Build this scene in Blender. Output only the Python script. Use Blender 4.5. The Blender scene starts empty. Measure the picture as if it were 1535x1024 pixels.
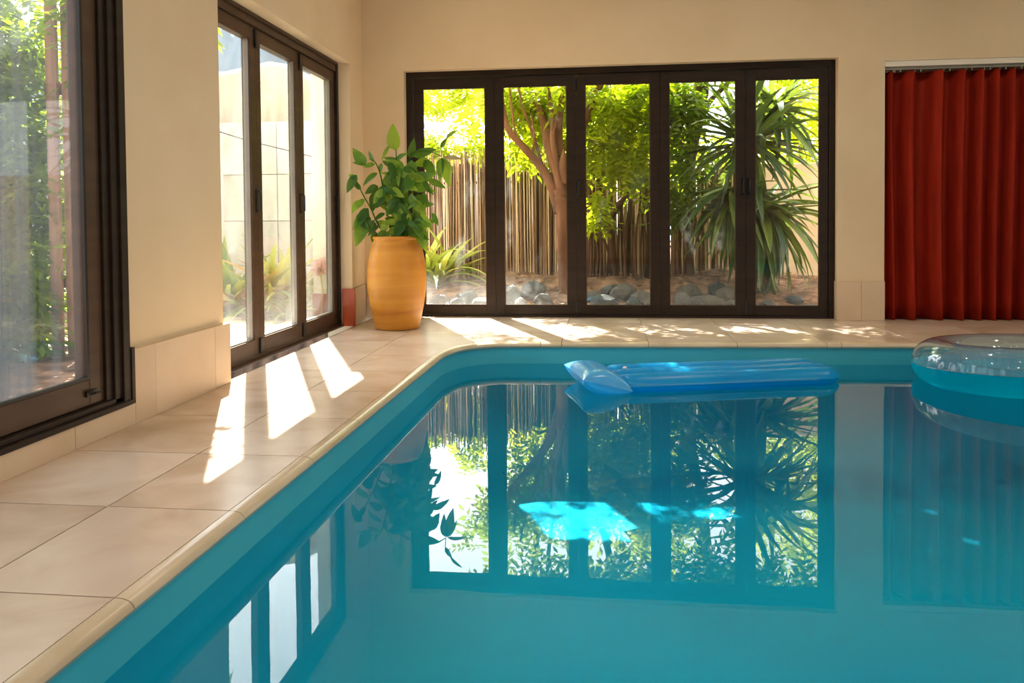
import bpy, bmesh, math, random
from mathutils import Vector, Matrix, noise
random.seed(7)
SC = bpy.context.scene
COL = SC.collection
# ------------------------------------------------------------------ camera
FPX, PX, PY = 1200.0, 762.04, 364.2
YAW, PITCH, ROLL, CAMZ = -0.116356, -0.027805, -0.00869, 0.93
_f = Vector((math.sin(YAW) * math.cos(PITCH), math.cos(YAW) * math.cos(PITCH), math.sin(PITCH)))
_r0 = Vector((math.cos(YAW), -math.sin(YAW), 0)); _u0 = _r0.cross(_f)
_r = _r0 * math.cos(ROLL) + _u0 * math.sin(ROLL); _u = _u0 * math.cos(ROLL) - _r0 * math.sin(ROLL)
CO = Vector((0, 0, CAMZ))
cam_data = bpy.data.cameras.new('camera'); cam = bpy.data.objects.new('camera', cam_data); COL.objects.link(cam)
cam_data.sensor_width = 36; cam_data.lens = FPX / 1535 * 36
cam_data.shift_x = (767.5 - PX) / 1535; cam_data.shift_y = (PY - 512) / 1535
cam_data.clip_start = 0.05
cam.matrix_world = Matrix(((_r.x, _u.x, -_f.x, CO.x), (_r.y, _u.y, -_f.y, CO.y), (_r.z, _u.z, -_f.z, CO.z), (0, 0, 0, 1)))
SC.camera = cam
# ------------------------------------------------------------------ sky, sun, exposure
w = bpy.data.worlds.new('hazy_sky'); SC.world = w; w.use_nodes = True
bg = w.node_tree.nodes['Background']; SUN_EL = math.radians(42); SUN_H = Vector((0.41, -0.912, 0)).normalized()
sun_dir = Vector((SUN_H.x * math.cos(SUN_EL), SUN_H.y * math.cos(SUN_EL), -math.sin(SUN_EL)))
# hazy sky: even veil plus the aureole that haze makes round the sun
_t = w.node_tree; _L = _t.links.new
_tc = _t.nodes.new('ShaderNodeTexCoord'); _dp = _t.nodes.new('ShaderNodeVectorMath'); _dp.operation = 'DOT_PRODUCT'; _L(_tc.outputs['Generated'], _dp.inputs[0]); _dp.inputs[1].default_value = -sun_dir
_mx = _t.nodes.new('ShaderNodeMath'); _mx.operation = 'MAXIMUM'; _L(_dp.outputs['Value'], _mx.inputs[0]); _mx.inputs[1].default_value = 0.0
_pw = _t.nodes.new('ShaderNodeMath'); _pw.operation = 'POWER'; _L(_mx.outputs[0], _pw.inputs[0]); _pw.inputs[1].default_value = 5.0
_ma = _t.nodes.new('ShaderNodeMath'); _ma.operation = 'MULTIPLY_ADD'; _L(_pw.outputs[0], _ma.inputs[0]); _ma.inputs[1].default_value = 6.0; _ma.inputs[2].default_value = 1.2
bg.inputs['Color'].default_value = (0.92, 0.965, 1.0, 1); _L(_ma.outputs[0], bg.inputs['Strength'])
sd = bpy.data.lights.new('sun', 'SUN'); sun = bpy.data.objects.new('sun', sd); COL.objects.link(sun)
sd.energy = 21.0; sd.angle = math.radians(0.6); sd.color = (1.0, 0.93, 0.81)
sun.rotation_euler = sun_dir.to_track_quat('-Z', 'Y').to_euler()
SC.view_settings.view_transform = 'Standard'; SC.view_settings.look = 'None'
SC.view_settings.exposure = 1.25; SC.view_settings.gamma = 1.0; SC.view_settings.use_curve_mapping = False
cy = SC.cycles
cy.max_bounces = 10; cy.diffuse_bounces = 5; cy.glossy_bounces = 5; cy.transmission_bounces = 8; cy.transparent_max_bounces = 24
cy.sample_clamp_indirect = 6.0; cy.use_denoising = True; cy.caustics_reflective = False; cy.caustics_refractive = False

# ------------------------------------------------------------------ helpers
def at(x, y, Y):
    """point on the plane at depth Y that the lens shows at pixel x, y (measuring aid)"""
    d = _f + _r * ((x - PX) / FPX) - _u * ((y - PY) / FPX)
    return CO + d * (Y / d.y)

def tag(o, label=None, cat=None, group=None, kind=None):
    if label: o['label'] = label
    if cat: o['category'] = cat
    if group: o['group'] = group
    if kind: o['kind'] = kind
    return o

def empty(name, loc=(0, 0, 0)):
    o = bpy.data.objects.new(name, None); COL.objects.link(o); o.location = loc; o.empty_display_size = 0.1
    return o

class MB:
    def __init__(s): s.v = []; s.f = []
    def add(s, vs, fs):
        b = len(s.v); s.v += [tuple(p) for p in vs]; s.f += [tuple(i + b for i in f) for f in fs]; return s
    def box(s, x0, x1, y0, y1, z0, z1):
        return s.add([(x0, y0, z0), (x1, y0, z0), (x1, y1, z0), (x0, y1, z0), (x0, y0, z1), (x1, y0, z1), (x1, y1, z1), (x0, y1, z1)],
                     [(3, 2, 1, 0), (4, 5, 6, 7), (0, 1, 5, 4), (1, 2, 6, 5), (2, 3, 7, 6), (3, 0, 4, 7)])
    def prism(s, poly, z0, z1):
        n = len(poly)
        a = sum(poly[i][0] * poly[(i + 1) % n][1] - poly[(i + 1) % n][0] * poly[i][1] for i in range(n))
        if a < 0: poly = poly[::-1]
        return s.add([(p[0], p[1], z0) for p in poly] + [(p[0], p[1], z1) for p in poly],
                     [tuple(range(n - 1, -1, -1)), tuple(range(n, 2 * n))] + [(i, (i + 1) % n, n + (i + 1) % n, n + i) for i in range(n)])
    def tube(s, pts, rad, n=8, caps=True):
        pts = [Vector(p) for p in pts]
        if not hasattr(rad, '__len__'): rad = [rad] * len(pts)
        ref = Vector((0.31, 0.17, 0.93)); vs = []
        for i, p in enumerate(pts):
            t = (pts[min(i + 1, len(pts) - 1)] - pts[max(i - 1, 0)]).normalized()
            if abs(t.dot(ref)) > 0.95: ref = Vector((0.9, 0.3, 0.1))
            a = t.cross(ref).normalized(); b = a.cross(t)
            for k in range(n):
                an = 2 * math.pi * k / n
                vs.append(p + (a * math.cos(an) + b * math.sin(an)) * rad[i])
        fs = []
        for i in range(len(pts) - 1):
            for k in range(n):
                fs.append((i * n + (k + 1) % n, i * n + k, (i + 1) * n + k, (i + 1) * n + (k + 1) % n))
        if caps:
            fs.append(tuple(range(n))); m = (len(pts) - 1) * n; fs.append(tuple(range(m + n - 1, m - 1, -1)))
        return s.add(vs, fs)
    def lathe(s, prof, n=40, c=(0, 0)):
        vs = []; fs = []
        for r, z in prof:
            for k in range(n):
                a = 2 * math.pi * k / n; vs.append((c[0] + r * math.cos(a), c[1] + r * math.sin(a), z))
        for i in range(len(prof) - 1):
            for k in range(n):
                fs.append((i * n + k, i * n + (k + 1) % n, (i + 1) * n + (k + 1) % n, (i + 1) * n + k))
        return s.add(vs, fs)
    def mesh(s, name):
        m = bpy.data.meshes.new(name); m.from_pydata(s.v, [], s.f); m.validate(); m.update(); return m
    def build(s, name, mat, parent=None, smooth=False, bevel=0, fixn=False):
        m = s.mesh(name)
        if fixn:
            bm = bmesh.new(); bm.from_mesh(m); bmesh.ops.recalc_face_normals(bm, faces=bm.faces); bm.to_mesh(m); bm.free()
        return link(name, m, mat, parent, smooth, bevel)

def link(name, m, mat=None, parent=None, smooth=False, bevel=0):
    if mat and not m.materials: m.materials.append(mat)
    if smooth:
        for p in m.polygons: p.use_smooth = True
    o = bpy.data.objects.new(name, m); COL.objects.link(o)
    if parent: o.parent = parent
    if bevel:
        b = o.modifiers.new('bevel', 'BEVEL'); b.width = bevel; b.segments = 2; b.limit_method = 'ANGLE'
    return o

def catmull(P, n=6):
    P = [Vector(p) for p in P]; out = []
    for i in range(len(P) - 1):
        p0 = P[max(i - 1, 0)]; p1 = P[i]; p2 = P[i + 1]; p3 = P[min(i + 2, len(P) - 1)]
        for k in range(n):
            t = k / n
            out.append(0.5 * ((2 * p1) + (p2 - p0) * t + (2 * p0 - 5 * p1 + 4 * p2 - p3) * t * t + (3 * p1 - p0 - 3 * p2 + p3) * t ** 3))
    out.append(P[-1]); return out

# ------------------------------------------------------------------ materials
def nt(name):
    m = bpy.data.materials.new(name); m.use_nodes = True
    t = m.node_tree; t.nodes.clear(); out = t.nodes.new('ShaderNodeOutputMaterial'); return m, t, out
def N(t, typ, **kw):
    n = t.nodes.new(typ)
    for k, v in kw.items():
        if k in n.inputs: n.inputs[k].default_value = v
        else: setattr(n, k, v)
    return n
def coords(t, scale=(1, 1, 1), src='Object'):
    c = t.nodes.new('ShaderNodeTexCoord'); mp = t.nodes.new('ShaderNodeMapping'); mp.inputs['Scale'].default_value = scale
    t.links.new(c.outputs[src], mp.inputs['Vector']); return mp.outputs['Vector']
def ramp(t, fac, stops):
    r = t.nodes.new('ShaderNodeValToRGB'); e = r.color_ramp.elements
    while len(e) < len(stops): e.new(0.5)
    for i, (p, c) in enumerate(stops): e[i].position = p; e[i].color = (c[0], c[1], c[2], 1)
    t.links.new(fac, r.inputs['Fac']); return r.outputs['Color']
def mat(name, stops, scale=4, stretch=(1, 1, 1), rough=0.6, bump=0.0, bscale=60, detail=4, rnd=0.0, spec=0.4, metal=0, dist=0.0):
    """principled with a noise driven colour ramp, optional per object hue shift and fine bump"""
    m, t, out = nt(name); L = t.links.new
    b = N(t, 'ShaderNodeBsdfPrincipled', Roughness=rough, Metallic=metal); b.inputs['Specular IOR Level'].default_value = spec
    v = coords(t, stretch); n = N(t, 'ShaderNodeTexNoise', Scale=scale, Detail=detail, Distortion=dist); L(v, n.inputs['Vector'])
    if rnd:
        oi = N(t, 'ShaderNodeObjectInfo'); va = N(t, 'ShaderNodeVectorMath', operation='ADD'); L(v, va.inputs[0])
        mu = N(t, 'ShaderNodeMath', operation='MULTIPLY'); mu.inputs[1].default_value = 37.0; L(oi.outputs['Random'], mu.inputs[0])
        L(mu.outputs[0], va.inputs[1]); L(va.outputs[0], n.inputs['Vector'])
        ad = N(t, 'ShaderNodeMath', operation='MULTIPLY_ADD'); L(oi.outputs['Random'], ad.inputs[0]); ad.inputs[1].default_value = rnd; ad.inputs[2].default_value = -rnd / 2
        a2 = N(t, 'ShaderNodeMath', operation='ADD'); L(n.outputs['Fac'], a2.inputs[0]); L(ad.outputs[0], a2.inputs[1]); fac = a2.outputs[0]
    else: fac = n.outputs['Fac']
    L(ramp(t, fac, stops), b.inputs['Base Color'])
    if bump:
        n2 = N(t, 'ShaderNodeTexNoise', Scale=bscale, Detail=5); L(v, n2.inputs['Vector'])
        bp = N(t, 'ShaderNodeBump', Strength=bump, Distance=0.01); L(n2.outputs['Fac'], bp.inputs['Height']); L(bp.outputs['Normal'], b.inputs['Normal'])
    L(b.outputs['BSDF'], out.inputs['Surface']); return m

def leafmat(name, stops, scale=3, trans=0.5, tcol=(0.5, 0.75, 0.08), rough=0.4, rnd=0.5):
    m, t, out = nt(name); L = t.links.new
    b = N(t, 'ShaderNodeBsdfPrincipled', Roughness=rough); b.inputs['Specular IOR Level'].default_value = 0.35
    n = N(t, 'ShaderNodeTexNoise', Scale=scale, Detail=2); L(coords(t), n.inputs['Vector'])
    oi = N(t, 'ShaderNodeObjectInfo'); ad = N(t, 'ShaderNodeMath', operation='MULTIPLY_ADD'); L(oi.outputs['Random'], ad.inputs[0]); ad.inputs[1].default_value = rnd; ad.inputs[2].default_value = -rnd / 2
    a2 = N(t, 'ShaderNodeMath', operation='ADD'); L(n.outputs['Fac'], a2.inputs[0]); L(ad.outputs[0], a2.inputs[1])
    c = ramp(t, a2.outputs[0], stops); L(c, b.inputs['Base Color'])
    tr = N(t, 'ShaderNodeBsdfTranslucent'); mx = N(t, 'ShaderNodeMixRGB', blend_type='MIX'); mx.inputs[0].default_value = 0.6; L(c, mx.inputs[1]); mx.inputs[2].default_value = (*tcol, 1)
    L(mx.outputs[0], tr.inputs['Color']); ms = N(t, 'ShaderNodeMixShader'); ms.inputs[0].default_value = trans
    L(b.outputs['BSDF'], ms.inputs[1]); L(tr.outputs['BSDF'], ms.inputs[2]); L(ms.outputs[0], out.inputs['Surface']); return m

def schlick(t, f0, power=5.0):
    lw = N(t, 'ShaderNodeLayerWeight', Blend=0.5); p = N(t, 'ShaderNodeMath', operation='POWER'); t.links.new(lw.outputs['Facing'], p.inputs[0]); p.inputs[1].default_value = power
    ma = N(t, 'ShaderNodeMath', operation='MULTIPLY_ADD'); t.links.new(p.outputs[0], ma.inputs[0]); ma.inputs[1].default_value = 1 - f0; ma.inputs[2].default_value = f0
    return ma.outputs[0]

def glassmat(name, f0=0.045, dirt=0.0, streak=(6, 6, 0.5), fogz=None, tint=(0.97, 0.98, 0.97), dirtcol=(0.85, 0.86, 0.84), lo=0.45, hi=0.75, fade=None):
    """clear pane; dirt adds dried water marks and, near the bottom edge, a film of splash"""
    m, t, out = nt(name); L = t.links.new
    tr = N(t, 'ShaderNodeBsdfTransparent'); tr.inputs['Color'].default_value = (*tint, 1)
    gl = N(t, 'ShaderNodeBsdfGlossy', Roughness=0.02); ms = N(t, 'ShaderNodeMixShader')
    L(schlick(t, f0), ms.inputs[0]); L(tr.outputs[0], ms.inputs[1]); L(gl.outputs[0], ms.inputs[2]); res = ms.outputs[0]
    if dirt:
        n = N(t, 'ShaderNodeTexNoise', Scale=1.0, Detail=6); n.inputs['Roughness'].default_value = 0.6; L(coords(t, streak), n.inputs['Vector'])
        mr = N(t, 'ShaderNodeMapRange'); L(n.outputs['Fac'], mr.inputs['Value']); mr.inputs['From Min'].default_value = lo; mr.inputs['From Max'].default_value = hi
        mr.inputs['To Min'].default_value = 0; mr.inputs['To Max'].default_value = dirt; fac = mr.outputs[0]
        if fogz:
            sx = N(t, 'ShaderNodeSeparateXYZ'); L(coords(t), sx.inputs[0]); m2 = N(t, 'ShaderNodeMapRange', interpolation_type='SMOOTHSTEP'); L(sx.outputs['Z'], m2.inputs['Value'])
            m2.inputs['From Min'].default_value = fogz[0]; m2.inputs['From Max'].default_value = fogz[1]; m2.inputs['To Min'].default_value = fogz[2]; m2.inputs['To Max'].default_value = 0
            n3 = N(t, 'ShaderNodeTexNoise', Scale=3.0, Detail=4); L(coords(t), n3.inputs['Vector']); mm = N(t, 'ShaderNodeMath', operation='MULTIPLY'); L(m2.outputs[0], mm.inputs[0]); L(n3.outputs['Fac'], mm.inputs[1])
            ad = N(t, 'ShaderNodeMath', operation='ADD', use_clamp=True); L(fac, ad.inputs[0]); L(mm.outputs[0], ad.inputs[1]); fac = ad.outputs[0]
        if fade:
            sx = N(t, 'ShaderNodeSeparateXYZ'); L(coords(t), sx.inputs[0]); m2 = N(t, 'ShaderNodeMapRange', interpolation_type='SMOOTHSTEP'); L(sx.outputs['Y'], m2.inputs['Value'])
            m2.inputs['From Min'].default_value = fade[0]; m2.inputs['From Max'].default_value = fade[1]; m2.inputs['To Min'].default_value = 1.0; m2.inputs['To Max'].default_value = fade[2]
            mm = N(t, 'ShaderNodeMath', operation='MULTIPLY'); L(m2.outputs[0], mm.inputs[0]); L(fac, mm.inputs[1]); fac = mm.outputs[0]
        d1 = N(t, 'ShaderNodeBsdfDiffuse'); d1.inputs['Color'].default_value = (*dirtcol, 1); d2 = N(t, 'ShaderNodeBsdfTranslucent'); d2.inputs['Color'].default_value = (*dirtcol, 1)
        md = N(t, 'ShaderNodeMixShader'); md.inputs[0].default_value = 0.55; L(d1.outputs[0], md.inputs[1]); L(d2.outputs[0], md.inputs[2])
        m3 = N(t, 'ShaderNodeMixShader'); L(fac, m3.inputs[0]); L(res, m3.inputs[1]); L(md.outputs[0], m3.inputs[2]); res = m3.outputs[0]
    L(res, out.inputs['Surface']); return m

M = {}
M['plaster'] = mat('cream_plaster', [(0.3, (0.70, 0.56, 0.37)), (0.7, (0.76, 0.62, 0.43))], 1.5, rough=0.85, bump=0.12, bscale=40, spec=0.2)
M['white'] = mat('white_ceiling', [(0.3, (0.78, 0.72, 0.62)), (0.7, (0.82, 0.77, 0.68))], 1.5, rough=0.9)
M['tile'] = mat('stone_tile', [(0.2, (0.45, 0.32, 0.225)), (0.5, (0.59, 0.455, 0.355)), (0.8, (0.67, 0.545, 0.455))], 3.2, rough=0.24, bump=0.03, bscale=30, detail=8, rnd=0.25, dist=0.6, spec=0.55)
M['skirt'] = mat('skirting_tile', [(0.3, (0.60, 0.455, 0.31)), (0.7, (0.67, 0.53, 0.38))], 3, rough=0.4, detail=6, rnd=0.2)
M['red_tile'] = mat('terracotta_tile', [(0.3, (0.30, 0.040, 0.008)), (0.7, (0.42, 0.075, 0.018))], 6, rough=0.3)
M['grout'] = mat('dark_grout', [(0.3, (0.10, 0.07, 0.05)), (0.7, (0.15, 0.11, 0.08))], 20, rough=0.9)
M['coping'] = mat('honed_coping', [(0.3, (0.52, 0.41, 0.28)), (0.7, (0.63, 0.51, 0.37))], 5, rough=0.22, detail=6, rnd=0.2)
M['frame'] = mat('dark_bronze_aluminium', [(0.3, (0.018, 0.011, 0.008)), (0.7, (0.030, 0.019, 0.013))], 3, (1, 1, 6), rough=0.42, spec=0.22)
M['bronze'] = mat('bronze_aluminium', [(0.3, (0.055, 0.030, 0.018)), (0.7, (0.085, 0.048, 0.028))], 3, (1, 1, 6), rough=0.38, spec=0.3)
M['black'] = mat('black_hardware', [(0.3, (0.006, 0.006, 0.006)), (0.7, (0.012, 0.012, 0.012))], 8, rough=0.35)
M['glass'] = glassmat('door_glass', f0=0.03, dirt=0.05, streak=(5, 5, 2), fogz=(0.1, 0.5, 0.09), lo=0.55, hi=0.85)
M['glass_side'] = glassmat('side_door_glass', dirt=0.10, streak=(3, 3, 1.2), fogz=(0.1, 0.5, 0.12), lo=0.35, hi=0.75)
M['glass_streak'] = glassmat('streaked_window_glass', f0=0.06, dirt=0.8, streak=(9, 9, 0.35), dirtcol=(0.19, 0.215, 0.235), lo=0.30, hi=0.66, fade=(0.85, 1.12, 0.22))
M['pool'] = mat('pool_paint', [(0.3, (0.055, 0.44, 0.55)), (0.7, (0.075, 0.50, 0.60))], 1.2, rough=0.5)
M['terracotta'] = mat('glazed_terracotta', [(0.25, (0.40, 0.135, 0.012)), (0.5, (0.56, 0.235, 0.024)), (0.75, (0.66, 0.32, 0.05))], 1.8, (0.5, 0.5, 5.0), rough=0.42, detail=4, dist=0.4, bump=0.06, bscale=8)
M['soil'] = mat('potting_soil', [(0.3, (0.03, 0.02, 0.012)), (0.7, (0.07, 0.045, 0.028))], 30, rough=0.95, bump=0.6)
M['curtain'] = mat('red_curtain_cloth', [(0.3, (0.23, 0.012, 0.004)), (0.7, (0.33, 0.022, 0.007))], 6, (3, 3, 0.4), rough=0.6, bump=0.08, bscale=150, spec=0.12)
M['rail'] = mat('grey_rail', [(0.3, (0.22, 0.20, 0.17)), (0.7, (0.28, 0.26, 0.22))], 5, rough=0.4)
M['vinyl'] = leafmat('blue_vinyl', [(0.3, (0.0, 0.34, 0.72)), (0.7, (0.005, 0.42, 0.80))], 2, 0.4, (0.0, 0.58, 0.95), 0.27, 0.1)
M['vinyl_light'] = leafmat('pale_blue_vinyl', [(0.3, (0.10, 0.50, 0.85)), (0.7, (0.16, 0.58, 0.90))], 2, 0.4, (0.15, 0.7, 1.0), 0.14, 0.1)
M['cyan'] = leafmat('cyan_vinyl', [(0.3, (0.0, 0.50, 0.78)), (0.7, (0.0, 0.58, 0.86))], 2, 0.6, (0.0, 0.80, 1.0), 0.16, 0.1)
M['reed'] = mat('dry_reed', [(0.15, (0.10, 0.055, 0.03)), (0.5, (0.30, 0.19, 0.125)), (0.85, (0.56, 0.44, 0.34))], 3, (1, 1, 0.4), rough=0.7, rnd=1.0)
M['reed_gap_shade'] = mat('shaded_reed', [(0.3, (0.05, 0.028, 0.016)), (0.7, (0.13, 0.08, 0.05))], 6, (6, 6, 0.3), rough=0.8)  # darker copy of the reed colour, paints shade into the fence gaps
M['bark'] = mat('brown_bark', [(0.3, (0.08, 0.036, 0.018)), (0.7, (0.24, 0.115, 0.058))], 8, (1, 1, 0.25), rough=0.85, bump=0.8, bscale=25)
M['darkbark'] = mat('dark_bark', [(0.3, (0.05, 0.025, 0.014)), (0.7, (0.13, 0.065, 0.035))], 8, (1, 1, 0.25), rough=0.85, bump=0.8, bscale=25)
M['leaf_tree'] = leafmat('backlit_leaves', [(0.3, (0.08, 0.17, 0.01)), (0.5, (0.20, 0.30, 0.015)), (0.7, (0.38, 0.42, 0.02))], 1.2, 0.72, (0.80, 0.86, 0.012))
M['leaf_dark'] = leafmat('deep_green_leaves', [(0.3, (0.03, 0.09, 0.01)), (0.7, (0.14, 0.24, 0.015))], 1.5, 0.55, (0.38, 0.52, 0.015))
M['leaf_pot'] = leafmat('glossy_house_leaves', [(0.25, (0.02, 0.085, 0.012)), (0.5, (0.07, 0.19, 0.018)), (0.75, (0.26, 0.38, 0.03))], 2, 0.4, (0.32, 0.52, 0.03), 0.3, 0.7)
M['leaf_pale'] = leafmat('pale_leaf_underside', [(0.3, (0.24, 0.22, 0.13)), (0.7, (0.34, 0.29, 0.17))], 3, 0.3, (0.4, 0.35, 0.15))
M['leaf_strap'] = leafmat('strap_leaves', [(0.2, (0.012, 0.038, 0.017)), (0.5, (0.032, 0.08, 0.026)), (0.8, (0.12, 0.18, 0.04))], 2, 0.22, (0.3, 0.40, 0.03), 0.3, 0.8)
M['leaf_dead'] = leafmat('dry_leaf', [(0.3, (0.22, 0.10, 0.05)), (0.7, (0.36, 0.19, 0.10))], 3, 0.3, (0.5, 0.25, 0.1))
M['leaf_succ'] = leafmat('garden_leaves', [(0.2, (0.12, 0.22, 0.03)), (0.5, (0.30, 0.36, 0.05)), (0.8, (0.50, 0.45, 0.10))], 3, 0.4, (0.62, 0.6, 0.08), 0.4, 0.8)
M['leaf_red'] = leafmat('rust_leaves', [(0.2, (0.40, 0.15, 0.05)), (0.5, (0.50, 0.25, 0.10)), (0.8, (0.55, 0.40, 0.14))], 3, 0.4, (0.7, 0.35, 0.1), 0.4, 0.8)
M['concrete'] = mat('pale_concrete', [(0.25, (0.52, 0.48, 0.46)), (0.5, (0.68, 0.66, 0.66)), (0.75, (0.75, 0.74, 0.75))], 1.6, (1, 1, 0.5), rough=0.85, detail=8, bump=0.2, bscale=15, rnd=0.2)
M['stained'] = mat('rust_stained_render', [(0.3, (0.48, 0.28, 0.17)), (0.5, (0.68, 0.55, 0.46)), (0.7, (0.76, 0.69, 0.62))], 1.8, (1.5, 1.5, 0.5), rough=0.9, detail=8)
M['garden_wall'] = mat('beige_render', [(0.3, (0.42, 0.33, 0.25)), (0.7, (0.52, 0.43, 0.33))], 2, rough=0.9)
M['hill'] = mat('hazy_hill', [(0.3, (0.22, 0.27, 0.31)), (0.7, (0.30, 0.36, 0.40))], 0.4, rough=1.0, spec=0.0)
M['earth'] = mat('brown_earth', [(0.35, (0.07, 0.036, 0.022)), (0.5, (0.18, 0.098, 0.06)), (0.65, (0.30, 0.175, 0.115))], 6, rough=0.95, bump=0.8, bscale=25, detail=8)
M['rock'] = mat('garden_stone', [(0.3, (0.016, 0.026, 0.032)), (0.7, (0.085, 0.075, 0.068))], 5, rough=0.8, bump=0.5, bscale=20, rnd=0.5)
M['paver'] = mat('pale_paver', [(0.3, (0.62, 0.57, 0.50)), (0.7, (0.72, 0.68, 0.61))], 5, rough=0.8, rnd=0.2)
M['timber'] = mat('weathered_timber', [(0.3, (0.12, 0.06, 0.04)), (0.7, (0.30, 0.17, 0.12))], 5, (4, 4, 0.3), rough=0.75, rnd=0.4)
M['roof'] = mat('pale_roof_sheet', [(0.3, (0.55, 0.55, 0.55)), (0.7, (0.66, 0.66, 0.65))], 3, rough=0.5)
M['pvc'] = mat('white_plastic', [(0.3, (0.75, 0.75, 0.74)), (0.7, (0.82, 0.82, 0.81))], 3, rough=0.4)
M['column'] = mat('white_render', [(0.3, (0.78, 0.74, 0.68)), (0.7, (0.83, 0.80, 0.75))], 3, rough=0.85)
M['petal'] = leafmat('pink_petals', [(0.3, (0.70, 0.42, 0.42)), (0.7, (0.82, 0.62, 0.60))], 3, 0.4, (0.9, 0.6, 0.55))

m, t, out = nt('fill_lens'); em = N(t, 'ShaderNodeEmission', Strength=12.0); em.inputs['Color'].default_value = (1.0, 0.82, 0.6, 1); t.links.new(em.outputs[0], out.inputs['Surface']); M['fill_glow'] = m
# water: mirror by angle over a clear, faintly tinted body
m, t, out = nt('pool_water'); L = t.links.new
tr = N(t, 'ShaderNodeBsdfTransparent'); tr.inputs['Color'].default_value = (0.25, 0.86, 0.99, 1)
gl = N(t, 'ShaderNodeBsdfGlossy', Roughness=0.0); ms = N(t, 'ShaderNodeMixShader')
n = N(t, 'ShaderNodeTexNoise', Scale=1.6, Detail=2); L(coords(t), n.inputs['Vector'])
bp = N(t, 'ShaderNodeBump', Strength=0.04, Distance=0.02); L(n.outputs['Fac'], bp.inputs['Height']); L(bp.outputs['Normal'], gl.inputs['Normal'])
L(schlick(t, 0.022, 5.0), ms.inputs[0]); L(tr.outputs[0], ms.inputs[1]); L(gl.outputs[0], ms.inputs[2]); L(ms.outputs[0], out.inputs['Surface']); M['water'] = m
# clear inflatable vinyl
m, t, out = nt('clear_vinyl'); L = t.links.new
tr = N(t, 'ShaderNodeBsdfTransparent'); tr.inputs['Color'].default_value = (0.86, 0.93, 0.95, 1)
gl = N(t, 'ShaderNodeBsdfGlossy', Roughness=0.06); df = N(t, 'ShaderNodeBsdfDiffuse'); df.inputs['Color'].default_value = (0.55, 0.72, 0.78, 1)
m1 = N(t, 'ShaderNodeMixShader'); m1.inputs[0].default_value = 0.12; L(tr.outputs[0], m1.inputs[1]); L(df.outputs[0], m1.inputs[2])
m2 = N(t, 'ShaderNodeMixShader'); L(schlick(t, 0.08, 3.5), m2.inputs[0]); L(m1.outputs[0], m2.inputs[1]); L(gl.outputs[0], m2.inputs[2]); L(m2.outputs[0], out.inputs['Surface']); M['clear'] = m

# ------------------------------------------------------------------ the pool edge line (deck side), left run, rounded corner, far run
XW = -2.19      # left wall face
YW = 7.55       # back wall face
YG = 7.64       # folding doors' face
WZ = -0.163     # water level
XG = -1.623     # long grout line
T0, TS = 2.442, 0.602
def edge_left(y): return -1.218 + 0.012 * max(0, y - 1.0)
P1 = (edge_left(5.40), 5.40); P2 = (-0.70, 6.085)
def edge_far(x): return 6.085 + 0.045 * (x + 0.70)
CORNER = []
for i in range(1, 12):
    s = i / 12; c = (-1.162, 6.05)
    CORNER.append(((1 - s) ** 2 * P1[0] + 2 * s * (1 - s) * c[0] + s * s * P2[0], (1 - s) ** 2 * P1[1] + 2 * s * (1 - s) * c[1] + s * s * P2[1]))
XE, YS = 5.0, -2.2
def run_left(y0, y1):
    n = max(1, int((y1 - y0) / 0.3)); return [(edge_left(y0 + (y1 - y0) * i / n), y0 + (y1 - y0) * i / n) for i in range(n + 1)]
def run_far(x0, x1):
    n = max(1, int((x1 - x0) / 0.3)); return [(x0 + (x1 - x0) * i / n, edge_far(x0 + (x1 - x0) * i / n)) for i in range(n + 1)]
EDGE = run_left(YS, P1[1]) + CORNER + run_far(P2[0], XE)
def offset(path, d):
    """shift an open path towards the pool"""
    out = []
    for i, p in enumerate(path):
        a = Vector(path[max(i - 1, 0)]); b = Vector(path[min(i + 1, len(path) - 1)]); tg = (b - a).normalized()
        out.append((p[0] + tg.y * d, p[1] - tg.x * d))
    return out

# ------------------------------------------------------------------ floor, tiles, coping
fl = MB(); fl.prism(EDGE + [(6.2, edge_far(XE)), (6.2, YW + 0.02), (XW - 0.02, YW + 0.02), (XW - 0.02, YS)], -0.11, -0.004)
fl.box(XW - 0.02, 6.2, -4.2, YS, -0.11, -0.004); fl.box(2.45, 5.1, YW + 0.02, 7.79, -0.11, -0.001); fl.box(XE, 6.2, YS, edge_far(XE), -0.11, -0.004)
floor = tag(fl.build('floor', M['grout'], fixn=True), 'dark grout bed under pale stone deck tiles round the pool', None, None, 'structure')
G = 0.0025
def tile(poly):
    poly = [(p[0] - 0.003, p[1]) if -1.25 < p[0] < -1.1 and p[1] < 5.6 else (p[0], p[1] + 0.004) if p[1] < 6.4 and p[0] > -1.1 else p for p in poly]
    MB().prism(poly, -0.012, 0.0).build('tile', M['tile'], floor)
ys = [T0 + TS * k for k in range(-7, 9)]
for k in range(len(ys)):
    y0, y1 = ys[k] + G, (ys[k] + TS - G if k < len(ys) - 1 else YW)
    if y0 > YW: continue
    y1 = min(y1, YW)
    tile([(XW, y0), (XG - G, y0), (XG - G, y1), (XW, y1)])
    if y1 < 5.0 and y0 > YS: tile([(XG + G, y0)] + run_left(y0, y1) + [(XG + G, y1)])
yk = T0 + TS * 5
tile([(XG + G, T0 + TS * 4 + G)] + run_left(T0 + TS * 4 + G, P1[1]) + [(edge_left(P1[1]), P1[1]), (XG + G, P1[1])])
YR = 6.654
cor = [p for p in CORNER if p[0] < -0.966] + [(-0.966, 5.972)]
tile([(XG + G, P1[1] + 2 * G), (P1[0], P1[1] + 2 * G)] + cor + [(-0.966, YR), (XG + G, YR)])
xs = [-0.966, -0.31] + [-0.31 + 0.655 * k for k in range(1, 11)]
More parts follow.
